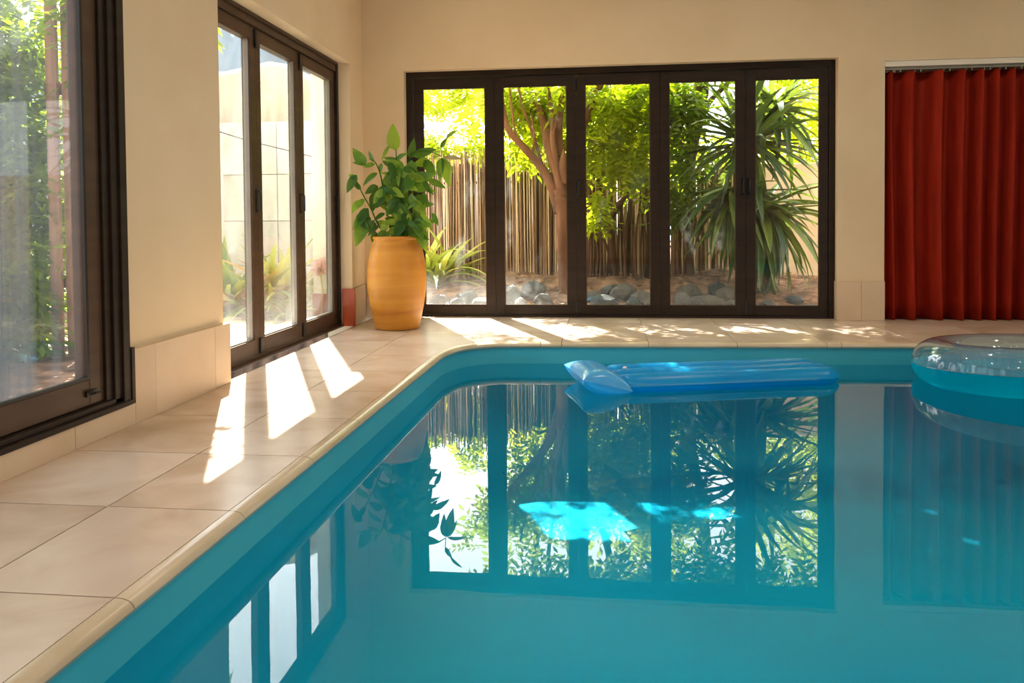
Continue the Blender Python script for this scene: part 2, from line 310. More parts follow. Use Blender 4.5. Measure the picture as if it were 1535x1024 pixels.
for i in range(len(xs) - 1):
    a, b = xs[i] + G, xs[i + 1] - G
    if i == 0: tile([(a, 5.975)] + [p for p in CORNER if p[0] > -0.95] + run_far(P2[0], b) + [(b, YR), (a, YR)])
    else: tile(run_far(a, min(b, XE + 1.1)) + [(min(b, 6.1), YR), (a, YR)])
for i in range(-1, len(xs) - 1):
    a, b = (XG if i < 0 else xs[i]) + G, xs[i + 1] - G
    tile([(a, YR + 2 * G), (b, YR + 2 * G), (b, YR + TS), (a, YR + TS)]); tile([(a, YR + TS + 2 * G), (b, YR + TS + 2 * G), (b, YW + 0.09), (a, YW + 0.09)])
for i in range(2):
    for k in range(14):
        tile([(XE + 0.6 * i + 0.03, YS + 0.6 * k), (XE + 0.6 * i + 0.625, YS + 0.6 * k), (XE + 0.6 * i + 0.625, YS + 0.6 * k + 0.595), (XE + 0.6 * i + 0.03, YS + 0.6 * k + 0.595)])
NOSE = [(0.0, 0.0), (0.02, -0.001), (0.036, -0.006), (0.047, -0.015), (0.051, -0.025), (0.047, -0.036), (0.038, -0.043), (0.025, -0.046), (0.0, -0.046)]
def coping(path):
    vs = []; n = len(NOSE)
    for d, z in NOSE: vs.append([(p[0], p[1], z) for p in offset(path, d)])
    m = MB(); k = len(path)
    m.add([p for row in vs for p in row], [(i * k + j, i * k + j + 1, (i + 1) * k + j + 1, (i + 1) * k + j) for i in range(n - 1) for j in range(k - 1)]
          + [tuple(i * k for i in range(n)), tuple((n - 1 - i) * k + k - 1 for i in range(n))] + [(((n - 1) * k + j), ((n - 1) * k + j + 1), j + 1, j) for j in range(k - 1)])
    o = m.build('coping_stone', M['coping'], floor, smooth=True, fixn=True); o.data.set_sharp_from_angle(angle=math.radians(40))
g2 = 0.002
for k in range(-7, 5):
    y0 = T0 + TS * k
    y1 = min(y0 + TS, P1[1])
    if y0 < YS: y0 = YS
    coping(run_left(y0 + g2, y1 - g2))
cp = [P1] + CORNER + [P2]
def sub(a, b): return cp[a:b + 1]
for a, b in ((0, 5), (5, 8), (8, 12)):
    p = sub(a, b); q0 = Vector(p[0]).lerp(Vector(p[1]), 0.03); q1 = Vector(p[-1]).lerp(Vector(p[-2]), 0.03)
    coping([tuple(q0)] + p[1:-1] + [tuple(q1)])
cx = [P2[0], -0.47, -0.31, 0.345, 1.0, 1.655, 1.76, 2.31, 2.965, 3.62, 4.275, XE]
for i in range(len(cx) - 1): coping(run_far(cx[i] + g2, cx[i + 1] - g2))

# ------------------------------------------------------------------ pool
pool = tag(empty('swimming_pool', (2, 2, -0.92)), 'turquoise painted indoor swimming pool with a rounded corner', 'pool')
def ring_pts(d):
    p = offset(EDGE, d); p[0] = (edge_left(YS) + d, YS + d); p[-1] = (XE - d, edge_far(XE - d) - d)
    return p + [(XE - d, YS + d)]
lev = [(0.022, -0.03), (0.022, -0.50), (0.035, -0.62), (0.075, -0.73), (0.14, -0.81), (0.24, -0.865), (0.38, -0.89), (0.50, -0.895)]
rows = [[(x - 2, y - 2, z + 0.92) for x, y in ring_pts(d)] for d, z in lev]
k = len(rows[0]); mb = MB()
mb.add([p for r in rows for p in r], [(i * k + j, i * k + (j + 1) % k, (i + 1) * k + (j + 1) % k, (i + 1) * k + j) for i in range(len(rows) - 1) for j in range(k)] + [tuple((len(rows) - 1) * k + j for j in range(k))])
ba = mb.build('basin', M['pool'], pool, smooth=True); ba.data.set_sharp_from_angle(angle=math.radians(50))
wm = MB(); wp = ring_pts(0.024); wm.add([(x, y, WZ) for x, y in wp], [tuple(range(len(wp) - 1, -1, -1))])
tag(wm.build('pool_water', M['water']), 'still turquoise pool water mirroring the dark framed doors', 'water', None, 'stuff')

# ------------------------------------------------------------------ room shell
ZC = 3.6
FILL_W = 4.5
wl = MB()
wl.box(-2.45, -2.31, 3.80, 4.16, -0.2, 2.34); wl.box(-2.31, XW, 3.40, 4.16, -0.2, 2.34); wl.box(-2.285, XW, 4.16, 4.42, -0.2, 2.34)                       # pier between window and doors
wl.box(-2.45, XW, -4.2, 4.42, 2.34, ZC)                         # over the openings
wl.prism([(-2.45, 4.42), (XW, 4.42), (-2.215, 6.93), (-2.45, 6.93)], 2.34, ZC)
wl.prism([(-2.45, 6.93), (-2.215, 6.93), (-2.30, YW + 0.1), (-2.45, YW + 0.1)], -0.2, ZC)
wl.box(-2.45, XW, 0.60, 3.40, -0.2, 0.098); wl.box(-2.45, XW, -4.2, 0.60, -0.2, 2.34)
tag(wl.build('wall_left', M['plaster']), kind='structure')
wb = MB()
wb.box(-2.45, -1.88, YW, 7.80, -0.2, 2.375); wb.box(-2.45, 6.2, YW, 7.80, 2.375, ZC)
wb.box(2.125, 2.526, YW, 7.80, -0.2, 2.375); wb.box(2.526, 6.2, YW, 7.80, 2.33, 2.375); wb.box(5.0, 6.2, YW, 7.80, -0.2, 2.33)
wb.box(2.45, 5.1, 7.80, 7.95, -0.2, 2.5)
tag(wb.build('wall_back', M['plaster']), kind='structure')
wr = MB(); wr.box(6.2, 6.4, 1.6, 7.8, -0.2, ZC); wr.box(6.2, 6.4, -4.2, -3.6, -0.2, ZC); wr.box(6.2, 6.4, -3.6, 1.6, 2.9, ZC)      # wide unseen opening, added to let in fill light
tag(wr.build('wall_right', M['plaster']), kind='structure')
tag(MB().box(-2.45, 6.4, -4.4, -4.2, -0.2, ZC).build('wall_rear', M['plaster']), kind='structure')
tag(MB().box(-2.6, 6.5, -4.5, 7.9, ZC, ZC + 0.15).build('ceiling', M['white']), kind='structure')

for lx in (-0.6, 1.6, 3.8):  # unseen overhead lamps, added to brighten the room
    for ly in (-2.2, 0.6, 3.4, 6.0):
        e = tag(empty('added_fill_light', (lx, ly, ZC)), 'round warm fill light added overhead, out of view', 'fill light', 'added fill lights in the ceiling')
        MB().lathe([(0.065, 0.0), (0.09, 0.0), (0.095, -0.006), (0.085, -0.012), (0.068, -0.012), (0.065, 0.0)], 28).build('rim', M['rail'], e, smooth=True)
        MB().lathe([(0.0, -0.004), (0.066, -0.004)], 28).build('lens', M['fill_glow'], e)
        ld_ = bpy.data.lights.new('fill_bulb', 'AREA'); ld_.shape = 'DISK'; ld_.size = 0.13; ld_.energy = FILL_W; ld_.color = (1.0, 0.84, 0.64); ld_.spread = math.radians(160)
        lo = bpy.data.objects.new('fill_bulb', ld_); COL.objects.link(lo); lo.parent = e; lo.location = (0, 0, -0.014)

# skirting of stone tiles
bl = tag(MB().box(XW - 0.004, XW + 0.004, 0.6, 4.41, 0.001, 0.095).build('baseboard_left', M['grout']), kind='structure')
FB = -2.157
def sk(y0, y1, z1): MB().box(XW, FB, y0 + 0.0015, y1 - 0.0015, 0.001, z1).build('tile', M['skirt'], bl)
for a in (0.634, 1.236, 1.838, 2.44): sk(a, a + TS, 0.098)
sk(3.042, 3.474, 0.098)
MB().prism([(XW, 3.475), (FB, 3.475), (FB, 3.646), (XW, 3.646)], 0.001, 0.348).build('tile', M['skirt'], bl)
sk(3.646, 4.25, 0.348); sk(4.25, 4.437, 0.348)
MB().box(-2.28, XW - 0.001, 4.421, 4.437, 0.001, 0.348).build('tile', M['skirt'], bl)
rt = MB().box(-2.305, -2.19, 6.908, 6.929, 0.001, 0.335).build('tile', M['red_tile'], bl); rt['label'] = 'orange red tile at the door jamb'
MB().prism([(-2.205, 6.93), (-2.19, 6.93), (-2.275, 7.545), (-2.29, 7.545)], 0.001, 0.335).build('tile', M['skirt'], bl)
bb = tag(MB().box(2.13, 2.52, YW - 0.006, YW + 0.004, 0.001, 0.34).build('baseboard_back', M['grout']), kind='structure')
for a, b in ((2.117, 2.322), (2.325, 2.525)): MB().box(a, b, YW - 0.022, YW - 0.002, 0.001, 0.352).build('tile', M['skirt'], bb)
MB().box(2.117, 2.124, YW - 0.002, YG, 0.001, 0.352).build('tile', M['skirt'], bb)
MB().box(-2.265, -1.88, YW - 0.022, YW - 0.002, 0.001, 0.335).build('tile', M['skirt'], bb)

# ------------------------------------------------------------------ folding doors in the back wall
d1 = tag(empty('door_1', (0.13, YG, 0)), 'five panel dark framed folding glass doors in the back wall', None, None, 'structure')
def L1(mb, name, mt, parent=d1, off=(0.13, YG, 0), **kw):
    mb.v = [(x - off[0], y - off[1], z - off[2]) for x, y, z in mb.v]; return mb.build(name, mt, parent, **kw)
X0, X1, ZT = -1.862, 2.114, 2.362
of = MB(); of.box(X0 - 0.02, X0 + 0.05, YG, YG + 0.10, 0, ZT + 0.014); of.box(X1 - 0.045, X1 + 0.012, YG, YG + 0.10, 0, ZT + 0.014); of.box(X0 + 0.05, X1 - 0.045, YG, YG + 0.10, ZT - 0.045, ZT + 0.014); of.box(X0 + 0.05, X1 - 0.045, YG, YG + 0.10, 0.0, 0.022)
L1(of, 'outer_frame', M['frame'], bevel=0.003)
PW = 0.783; bnd = [X0 + 0.052] + [-1.019 + PW * k for k in range(4)] + [X1 - 0.047]
GB, GT = 0.114, 2.211
for k in range(5):
    a, b = bnd[k] + 0.0008, bnd[k + 1] - 0.0008; ga, gb = -1.717 + PW * k, -1.109 + PW * k
    if k == 4: gb = 1.989
    y0, y1 = YG + 0.012, YG + 0.062
    p = MB(); p.box(a, ga, y0, y1, 0.026, ZT - 0.049); p.box(gb, b, y0, y1, 0.026, ZT - 0.049); p.box(ga, gb, y0, y1, 0.026, GB); p.box(ga, gb, y0, y1, GT, ZT - 0.049)
    po = L1(p, 'door_panel', M['frame'], bevel=0.003)
    gp = MB(); gp.box(ga - 0.004, gb + 0.004, YG + 0.034, YG + 0.040, GB - 0.004, GT + 0.004); L1(gp, 'glass_pane', M['glass'], po)
    bd = MB(); e = 0.007
    bd.box(ga, ga + e, y0 + 0.006, y0 + 0.02, GB, GT); bd.box(gb - e, gb, y0 + 0.006, y0 + 0.02, GB, GT); bd.box(ga, gb, y0 + 0.006, y0 + 0.02, GB, GB + e); bd.box(ga, gb, y0 + 0.006, y0 + 0.02, GT - e, GT)
    L1(bd, 'glazing_bead', M['bronze'], po)
    if k in (1, 3):
        for z in (0.10, 2.22):
            h = MB(); h.tube([(b + 0.003, y0 - 0.008, z - 0.055), (b + 0.003, y0 - 0.008, z + 0.055)], 0.012, 8); h.box(b - 0.02, b + 0.026, y0 - 0.004, y0, z - 0.05, z + 0.05); L1(h, 'hinge', M['black'], po)
    for hx in {1: (b + 0.022,), 3: (b - 0.022, b + 0.03)}.get(k, ()):
        h = MB(); h.box(hx - 0.011, hx + 0.011, y0 - 0.006, y0, 1.14, 1.32); h.tube([(hx, y0, 1.155), (hx, y0 - 0.03, 1.165), (hx, y0 - 0.03, 1.295), (hx, y0, 1.305)], 0.007, 8); L1(h, 'handle', M['black'], po)
    if k in (0, 2):
        for z in (0.16, 2.24):
            h = MB(); h.tube([(b + 0.003, y0 - 0.003, z - 0.05), (b + 0.003, y0 - 0.003, z + 0.05)], 0.006, 8); L1(h, 'hinge', M['black'], po)

# ------------------------------------------------------------------ glass doors in the left wall
XD = -2.33
d2 = tag(empty('door_2', (XD, 5.68, 0)), 'three panel bronze framed glass doors in the left wall', None, None, 'structure')
O2 = (XD, 5.68, 0)
of = MB(); of.box(XD - 0.11, XD + 0.012, 4.165, 4.21, 0, 2.335); of.box(XD - 0.11, XD + 0.012, 6.885, 6.927, 0, 2.335)
L1(of, 'jamb', M['frame'], d2, O2, bevel=0.003)
of = MB(); of.box(XD - 0.11, XD + 0.02, 4.21, 6.885, 2.315, 2.338); of.box(XD - 0.11, XD + 0.004, 4.21, 6.885, 2.26, 2.315); L1(of, 'head', M['bronze'], d2, O2, bevel=0.003)
of = MB(); of.box(XD - 0.11, XD + 0.04, 4.21, 6.925, 0.0, 0.012); of.box(XD - 0.01, XD + 0.0, 4.21, 6.885, 0.012, 0.026); of.box(XD - 0.1, XD - 0.085, 4.21, 6.885, 0.012, 0.026); L1(of, 'sill_track', M['bronze'], d2, O2, bevel=0.002)
pb = [4.213, 5.262, 6.062, 6.882]
for k in range(3):
    a, b = pb[k] + 0.001, pb[k + 1] - 0.001; ga, gb = a + 0.075, b - 0.085; x0, x1 = XD - 0.075, XD - 0.012
    p = MB(); p.box(x0, x1, a, ga, 0.028, 2.258); p.box(x0, x1, gb, b, 0.028, 2.258); p.box(x0, x1, ga, gb, 0.028, 0.135); p.box(x0, x1, ga, gb, 2.168, 2.258)
    po = L1(p, 'door_panel', M['bronze'], d2, O2, bevel=0.003)
    gp = MB(); gp.box(XD - 0.047, XD - 0.041, ga - 0.004, gb + 0.004, 0.131, 2.172); L1(gp, 'glass_pane', M['glass_side'], po, O2)
    bd = MB(); bd.box(x0 + 0.015, x1 - 0.012, gb - 0.01, gb, 0.135, 2.168); bd.box(x0 + 0.015, x1 - 0.012, ga, gb, 0.135, 0.145); L1(bd, 'glazing_bead', M['rail'], po, O2)
    h = MB(); h.box(x1, x1 + 0.006, b - 0.035, b - 0.012, 1.0, 1.16); h.tube([(x1, b - 0.023, 1.01), (x1 + 0.035, b - 0.023, 1.02), (x1 + 0.035, b - 0.023, 1.14), (x1, b - 0.023, 1.15)], 0.007, 8); L1(h, 'handle', M['black'], po, O2)
    if k < 2:
        for z0, z1 in ((0.03, 0.14), (2.12, 2.25)):
            h = MB(); h.box(x1, x1 + 0.016, b - 0.022, b + 0.018, z0, z1); L1(h, 'hinge', M['black'], po, O2, bevel=0.005)

# ------------------------------------------------------------------ big sliding window in the left wall
w1 = tag(empty('window_1', (-2.2, 2.0, 0.1)), 'large streaky sliding window in a black bronze frame', None, None, 'structure'); O3 = (-2.2, 2.0, 0.1)
f = MB()
f.box(-2.30, -2.172, 3.345, 3.40, 0.10, 2.34); f.box(-2.24, -2.160, 3.395, 3.447, 0.10, 2.34); f.box(-2.30, -2.185, 3.30, 3.345, 0.13, 2.34)
f.box(-2.30, -2.15, 0.60, 3.447, 0.099, 0.122); f.box(-2.30, -2.172, 0.60, 3.40, 0.122, 0.145); f.box(-2.30, -2.165, 0.60, 3.447, 2.28, 2.34); f.box(-2.30, -2.165, 0.60, 0.66, 0.10, 2.34)
f.box(-2.24, -2.154, 3.447, 3.474, 0.10, 0.36)
L1(f, 'outer_frame', M['frame'], w1, O3, bevel=0.003)
s = MB(); s.box(-2.27, -2.20, 3.205, 3.315, 0.148, 2.28); s.box(-2.27, -2.20, 0.66, 3.205, 0.148, 0.262); s.box(-2.27, -2.20, 0.66, 3.205, 2.2, 2.28)
so = L1(s, 'sash', M['bronze'], w1, O3, bevel=0.004)
g = MB(); g.box(-2.232, -2.226, 0.66, 3.209, 0.258, 2.204); L1(g, 'glass_pane', M['glass_streak'], so, O3)
b = MB(); b.box(-2.215, -2.199, 3.192, 3.206, 0.262, 2.2); b.box(-2.215, -2.199, 0.66, 3.192, 0.262, 0.274); L1(b, 'glazing_bead', M['black'], so, O3)
h = MB(); h.box(-2.2, -2.188, 3.17, 3.24, 0.19, 0.215); h.tube([(-2.19, 3.19, 0.20), (-2.17, 3.2, 0.205), (-2.17, 3.24, 0.205)], 0.006, 8); L1(h, 'latch', M['black'], so, O3)

# ------------------------------------------------------------------ red curtain
cr = tag(empty('curtain', (3.4, 7.6, 0.01)), 'dark red pleated curtain hanging across the doorway', 'curtain'); O4 = (3.4, 7.6, 0.01)
rid = [2.535, 2.60, 2.775, 3.02, 3.205, 3.36, 3.49, 3.62, 3.765, 3.90, 4.06, 4.22, 4.36, 4.5, 4.66, 4.82, 4.96]
def prof(x):
    for i in range(len(rid) - 1):
        if rid[i] <= x <= rid[i + 1]:
            s = (x - rid[i]) / (rid[i + 1] - rid[i]); a = 0.05 + 0.62 * min(0.2, rid[i + 1] - rid[i])
            c = 0.5 + 0.5 * math.cos(2 * math.pi * (s ** 0.8)); return -a * (c ** 1.2) + 0.5 * a
    return 0
NX, NZ = 260, 14; vs = []
for j in range(NZ + 1):
    z = 2.235 * j / NZ
    for i in range(NX + 1):
        x = 2.53 + (4.98 - 2.53) * i / NX; wv = 0.006 * math.sin(x * 9 + z * 1.3) * (1 - z / 2.235)
        amp = 1.0 - 0.25 * (z / 2.235); xx = x + (0.012 * math.sin(z * 1.7 + x * 3) if 2.56 < x < 4.9 else 0)
        vs.append((xx - O4[0], prof(x) * amp + wv + 0.02, z + (0.002 * math.sin(x * 23) if j == 0 else 0) - 0.006))
cl = MB().add(vs, [(j * (NX + 1) + i, j * (NX + 1) + i + 1, (j + 1) * (NX + 1) + i + 1, (j + 1) * (NX + 1) + i) for j in range(NZ) for i in range(NX)]).build('curtain_cloth', M['curtain'], cr, smooth=True)
cl.modifiers.new('thick', 'SOLIDIFY').thickness = 0.003
r = MB(); r.box(2.53, 4.98, 7.575, 7.615, 2.252, 2.278); L1(r, 'curtain_rail', M['rail'], cr, O4)
for i, x in enumerate(rid[:-1]):
    for q in (0.02, 0.07):
        h = MB(); h.tube([(x + q, 7.595, 2.258), (x + q + 0.004, 7.59, 2.246), (x + q, 7.594, 2.234)], 0.004, 6); L1(h, 'curtain_hook', M['pvc'], cr, O4)
tag(MB().box(2.527, 4.99, 7.556, 7.62, 2.28, 2.329).build('trim_1', M['white']), kind='structure')

# ------------------------------------------------------------------ leaves
def leaf_mesh(name, Ln, W, droop=0.2, fold=0.15, n=6, shape='ovate', mt=None, curl=0.0):
    """leaf along +Y with midrib, tip drooping to -Z"""
    vs = []; fs = []
    for i in range(n + 1):
        s = i / n
        if shape == 'ovate': wd = W * math.sin(math.pi * min(1, s ** 0.8 * 1.0)) ** 0.8 * (1 - 0.25 * s) if 0 < s < 1 else 0.02 * W
        elif shape == 'strap': wd = W * min(1, 6 * s + 0.55) * (1 - s ** 3)
        else: wd = W * math.sin(math.pi * s) ** 0.7 if 0 < s < 1 else 0.02 * W
        wd = max(wd, 0.01 * W) / 2
        an = droop * s; y = Ln * s * math.cos(an * 0.8); z = -Ln * s * math.sin(an * 0.8) * 1.0
        x = curl * s * s * Ln
        vs += [(x - wd, y, z + fold * wd), (x, y, z), (x + wd, y, z + fold * wd)]
    for i in range(n):
        a = 3 * i; fs += [(a, a + 1, a + 4, a + 3), (a + 1, a + 2, a + 5, a + 4)]
    m = MB().add(vs, fs).mesh(name)
    for p in m.polygons: p.use_smooth = True
    if mt: m.materials.append(mt)
    return m
def place(o, base, d, nrm, sc=(1, 1, 1)):
    d = Vector(d).normalized(); nrm = Vector(nrm); nrm = (nrm - d * nrm.dot(d))
    nrm = nrm.normalized() if nrm.length > 1e-4 else d.orthogonal().normalized(); x = d.cross(nrm)
    m = Matrix(((x.x, d.x, nrm.x, base[0]), (x.y, d.y, nrm.y, base[1]), (x.z, d.z, nrm.z, base[2]), (0, 0, 0, 1)))
    o.matrix_basis = m @ Matrix.Diagonal((*sc, 1))
def rv(a=1.0): return Vector((random.uniform(-a, a), random.uniform(-a, a), random.uniform(-a, a)))

# ------------------------------------------------------------------ potted plant
PB = Vector((-1.775, 6.80, 0.0))
pp = tag(empty('potted_plant', PB), 'leafy green plant in tall ochre terracotta urn beside the doors', 'potted plant')
prof_pot = [(0.0, 0.002), (0.175, 0.002), (0.187, 0.006), (0.192, 0.02), (0.205, 0.07), (0.232, 0.20), (0.252, 0.34), (0.258, 0.45), (0.25, 0.56), (0.232, 0.66), (0.212, 0.73), (0.2, 0.765), (0.197, 0.775), (0.204, 0.782), (0.207, 0.792), (0.204, 0.802), (0.196, 0.805), (0.183, 0.803), (0.178, 0.79), (0.178, 0.74), (0.0, 0.74)]
MB().lathe(prof_pot, 56).build('pot', M['terracotta'], pp, smooth=True, fixn=True)
MB().lathe([(0.18, 0.752), (0.12, 0.765), (0.05, 0.77), (0.0, 0.772)], 24).build('soil', M['soil'], pp, smooth=True)
def pl(x, y, dy=0.0): return at(x, y, 6.80 + dy) - PB
def stem(pts, r0=0.008, r1=0.004):
    p = catmull(pts, 5); n = len(p); MB().tube(p, [r0 + (r1 - r0) * i / (n - 1) for i in range(n)], 7).build('stem', M['leaf_pot'], pp, smooth=True)
stem([(0.03, 0, 0.76), pl(596, 300, 0), pl(594, 260, 0), pl(594, 224, -0.02)])
stem([(-0.03, 0.02, 0.76), pl(578, 310, -.05), pl(571, 265, -.08), pl(562, 243, -.1), pl(553, 238, -.12)], 0.009)
stem([(0.06, 0.03, 0.76), pl(610, 300, .03), pl(612, 250, .02), pl(616, 232, 0), pl(630, 226, -.02), pl(648, 228, -.04), pl(662, 235, -.06)], 0.009)
stem([(-0.06, -0.03, 0.76), pl(566, 335, -.08), pl(556, 313, -.12), pl(543, 290, -.14), pl(535, 272, -.16)], 0.008)
stem([(0.09, -0.02, 0.76), pl(620, 320, -.06), pl(618, 280, -.06), pl(626, 255, -.08)], 0.008)
stem([(0.0, -0.05, 0.76), pl(590, 320, -.08), pl(586, 280, -.1), pl(582, 250, -.1)], 0.008)
stem([pl(662, 235, -.06), pl(661, 222, -.07), pl(664, 210, -.08)], 0.004, 0.003)
stem([(-0.1, 0.0, 0.76), pl(560, 345, -.1), pl(548, 330, -.15)], 0.006)
lm = {}
for i, (w_, dr) in enumerate(((0.52, 0.15), (0.40, 0.4), (0.62, 0.3), (0.28, 0.25))):
    lm[i] = leaf_mesh('leaf', 1.0, w_, dr, 0.25, 7, 'ovate', M['leaf_pot'])
lmp = leaf_mesh('leaf', 1.0, 0.3, 0.2, 0.25, 7, 'ovate', M['leaf_pale'])
def leaf2(b, tpx, kind=0, dy0=0.0, dy1=None, face=(0, -1, 0.25), mesh=None):
    dy1 = dy0 + random.uniform(-0.10, 0.05) if dy1 is None else dy1
    p0 = pl(b[0], b[1], dy0); p1 = pl(tpx[0], tpx[1], dy1); d = p1 - p0
    o = link('leaf', mesh or lm[kind], None, pp); place(o, p0, d, Vector(face) + rv(0.35), (d.length,) * 3)
LV = [((594, 226), (584, 185), 2, -.02), ((584, 218), (570, 240), 3, .0), ((548, 247), (528, 224), 2, -.12), ((548, 247), (528, 243), 3, -.12), ((562, 246), (541, 249), 1, -.1), ((561, 243), (549, 224), 3, -.1),
      ((566, 259), (541, 274), 1, -.08), ((567, 279), (547, 289), 2, -.08), ((535, 262), (518, 289), 0, -.15), ((534, 270), (522, 260), 2, -.15), ((541, 285), (527, 268), 1, -.15), ((546, 298), (532, 315), 0, -.14),
      ((553, 318), (528, 350), 2, -.12), ((548, 330), (532, 370), 0, -.14), ((566, 342), (538, 333), 2, -.1), ((556, 326), (541, 345), 2, -.12), ((577, 304), (560, 296), 2, -.1), ((577, 296), (563, 312), 0, -.12),
      ((618, 234), (654, 222), 1, -.02), ((661, 222), (669, 206), 1, -.07), ((668, 208), (684, 193), 3, -.08), ((662, 236), (656, 269), 1, -.06), ((663, 237), (672, 277), 1, -.06), ((664, 236), (681, 260), 3, -.06),
      ((614, 238), (622, 207), 1, 0), ((618, 270), (651, 261), 0, -.06), ((616, 279), (648, 281), 2, -.06), ((640, 283), (650, 290), 1, -.06), ((634, 288), (642, 311), 1, -.06), ((626, 300), (632, 342), 1, -.08), ((622, 320), (631, 366), 1, -.08),
      ((630, 318), (644, 335), 3, -.08), ((606, 250), (576, 240), 1, -.05), ((594, 240), (606, 228), 1, 0), ((590, 250), (570, 240), 1, -.05), ((584, 262), (570, 258), 0, -.1), ((600, 262), (588, 292), 2, -.08), ((586, 282), (605, 296), 0, -.1), ((598, 300), (580, 322), 2, -.1), ((590, 312), (607, 334), 2, -.12), ((582, 330), (570, 352), 0, -.12), ((604, 330), (592, 356), 2, -.12)]
for b_, t_, k_, dy_ in LV: leaf2(b_, t_, k_, dy_)
leaf2((664, 236), (693, 236), 1, -.06, mesh=lmp)
for i in range(80):
    x = random.gauss(604, 17); y = random.uniform(238, 352); ln = random.uniform(18, 34); a = random.uniform(-0.4, math.pi + 0.4)
    if random.random() < 0.6: a = random.uniform(0.9, 2.2)
    leaf2((x, y), (x + ln * math.cos(a), y + ln * math.sin(a)), random.choice((0, 1, 1, 2, 3)), random.uniform(-.13, .1))

for i in range(34):
    x = random.uniform(562, 632); y = random.uniform(290, 350); ln = random.uniform(18, 32); a = random.uniform(0.3, 2.9)
    leaf2((x, y - 8), (x + ln * math.cos(a), y - 8 + ln * math.sin(a) * (0.5 if y > 330 else 1)), random.choice((0, 1, 2, 1)), random.uniform(-.15, .08))
for b_, t_ in (((552, 312), (534, 336)), ((545, 322), (529, 344)), ((560, 330), (545, 352)), ((538, 300), (526, 320)), ((622, 330), (634, 360)), ((618, 300), (640, 322)), ((612, 262), (640, 272))): leaf2(b_, t_, 0, -.14)

# ------------------------------------------------------------------ inflatables
def torus_shell(R, r, a0, a1, n=96, k=14, pleat=0.0):
    mb = MB(); vs = []
    for i in range(n):
        th = 2 * math.pi * i / n
        for j in range(k + 1):
            a = a0 + (a1 - a0) * j / k
            rr = r * (1 + pleat * math.sin(th * 44 + 2 * math.sin(3 * th)) * math.exp(-(math.sin(a) / 0.35) ** 2))
            vs.append(((R + rr * math.cos(a)) * math.cos(th), (R + rr * math.cos(a)) * math.sin(th), r * math.sin(a)))
    return mb.add(vs, [(i * (k + 1) + j, ((i + 1) % n) * (k + 1) + j, ((i + 1) % n) * (k + 1) + j + 1, i * (k + 1) + j + 1) for i in range(n) for j in range(k)])
rg = tag(empty('swim_ring', (2.70, 5.56, WZ)), 'inflatable swim ring with clear top and cyan base', 'swim ring')
rg.rotation_euler = (math.radians(-2.6), math.radians(-1.2), 0)
RR, Rr, RZ = 0.47, 0.152, 0.128
for nm, a0, a1, mt in (('clear_top', 0.0, math.pi, M['clear']), ('blue_base', -math.pi, 0.0, M['cyan'])):
    q = torus_shell(RR, Rr, a0, a1, 200, 16, 0.025); q.v = [(x, y, z + RZ) for x, y, z in q.v]; q.build(nm, mt, rg, smooth=True)
q = MB()
for R_ in (RR + Rr, RR - Rr):
    pts = [(R_ * math.cos(2 * math.pi * i / 96), R_ * math.sin(2 * math.pi * i / 96), RZ) for i in range(97)]; q.tube(pts, 0.004, 6, False)
q.build('seam', M['clear'], rg, smooth=True)
q = MB().lathe([(0, 0.0), (0.014, 0.0), (0.014, 0.012), (0.009, 0.016), (0.009, 0.03), (0.0, 0.032)], 16, (-0.40, -0.1)); q.v = [(x, y, z + RZ + Rr * 0.93) for x, y, z in q.v]; q.build('valve', M['clear'], rg, smooth=True)

A0, A1 = Vector((-0.12, 5.30, 0)), Vector((1.55, 5.74, 0)); ax = (A1 - A0); LL = ax.length
li = tag(empty('air_mattress', (A0.x, A0.y, WZ)), 'blue inflatable pool mattress with a raised pillow, floating', 'air mattress'); li.rotation_euler.z = math.atan2(ax.y, ax.x)
WD = 0.54
def cushion(x0, x1, y0, y1, hmax, tubes, nx=60, ny=64, zc=0.0, corner=0.12, sag=0.0, pinch=0.0):
    top = []; bot = []
    for i in range(nx + 1):
        u = i / nx
        for j in range(ny + 1):
            v = j / ny
            ex = min(1, (min(u, 1 - u) * (x1 - x0)) / corner); ey = min(1, (min(v, 1 - v) * (y1 - y0)) / (corner * 0.8))
            e = math.sqrt(max(0, 1 - (1 - ex) ** 2)) * math.sqrt(max(0, 1 - (1 - ey) ** 2))
            tb = abs(math.sin(math.pi * tubes * v)) ** 0.5 if tubes else 1
            h = hmax * e * (0.25 + 0.75 * tb)
            px = x0 + (x1 - x0) * u; py = y0 + (y1 - y0) * v
            if tubes: py *= math.sqrt(max(0, 1 - 0.75 * (max(0, abs(2 * u - 1) - 0.82) / 0.18) ** 2))
            if pinch: py = (py - (y0 + y1) / 2) * (1 - pinch * math.sin(math.pi * u)) + (y0 + y1) / 2; px = (px - (x0 + x1) / 2) * (1 - pinch * math.sin(math.pi * v)) + (x0 + x1) / 2
            top.append((px, py, zc + h)); bot.append((px, py, zc - h * (1 - sag)))
    k = ny + 1; n = len(top)
    fs = [(i * k + j, (i + 1) * k + j, (i + 1) * k + j + 1, i * k + j + 1) for i in range(nx) for j in range(ny)]
    return MB().add(top + bot, fs + [tuple(q + n for q in reversed(f)) for f in fs])
cushion(0.14, LL, -WD / 2, WD / 2, 0.062, 3, zc=0.035).build('mattress_body', M['vinyl'], li, smooth=True)
pi_ = cushion(-0.165, 0.165, -0.29, 0.29, 0.085, 0, 36, 48, corner=0.19, pinch=0.07).build('pillow', M['vinyl_light'], li, smooth=True)
pi_.location = (0.075, -0.04, 0.055); pi_.rotation_euler = (0, math.radians(14), 0)
sm = MB(); sm.box(0.165, 0.185, -0.25, 0.25, 0.05, 0.058); sm.build('pillow_seam', M['vinyl_light'], li)
ft = MB()
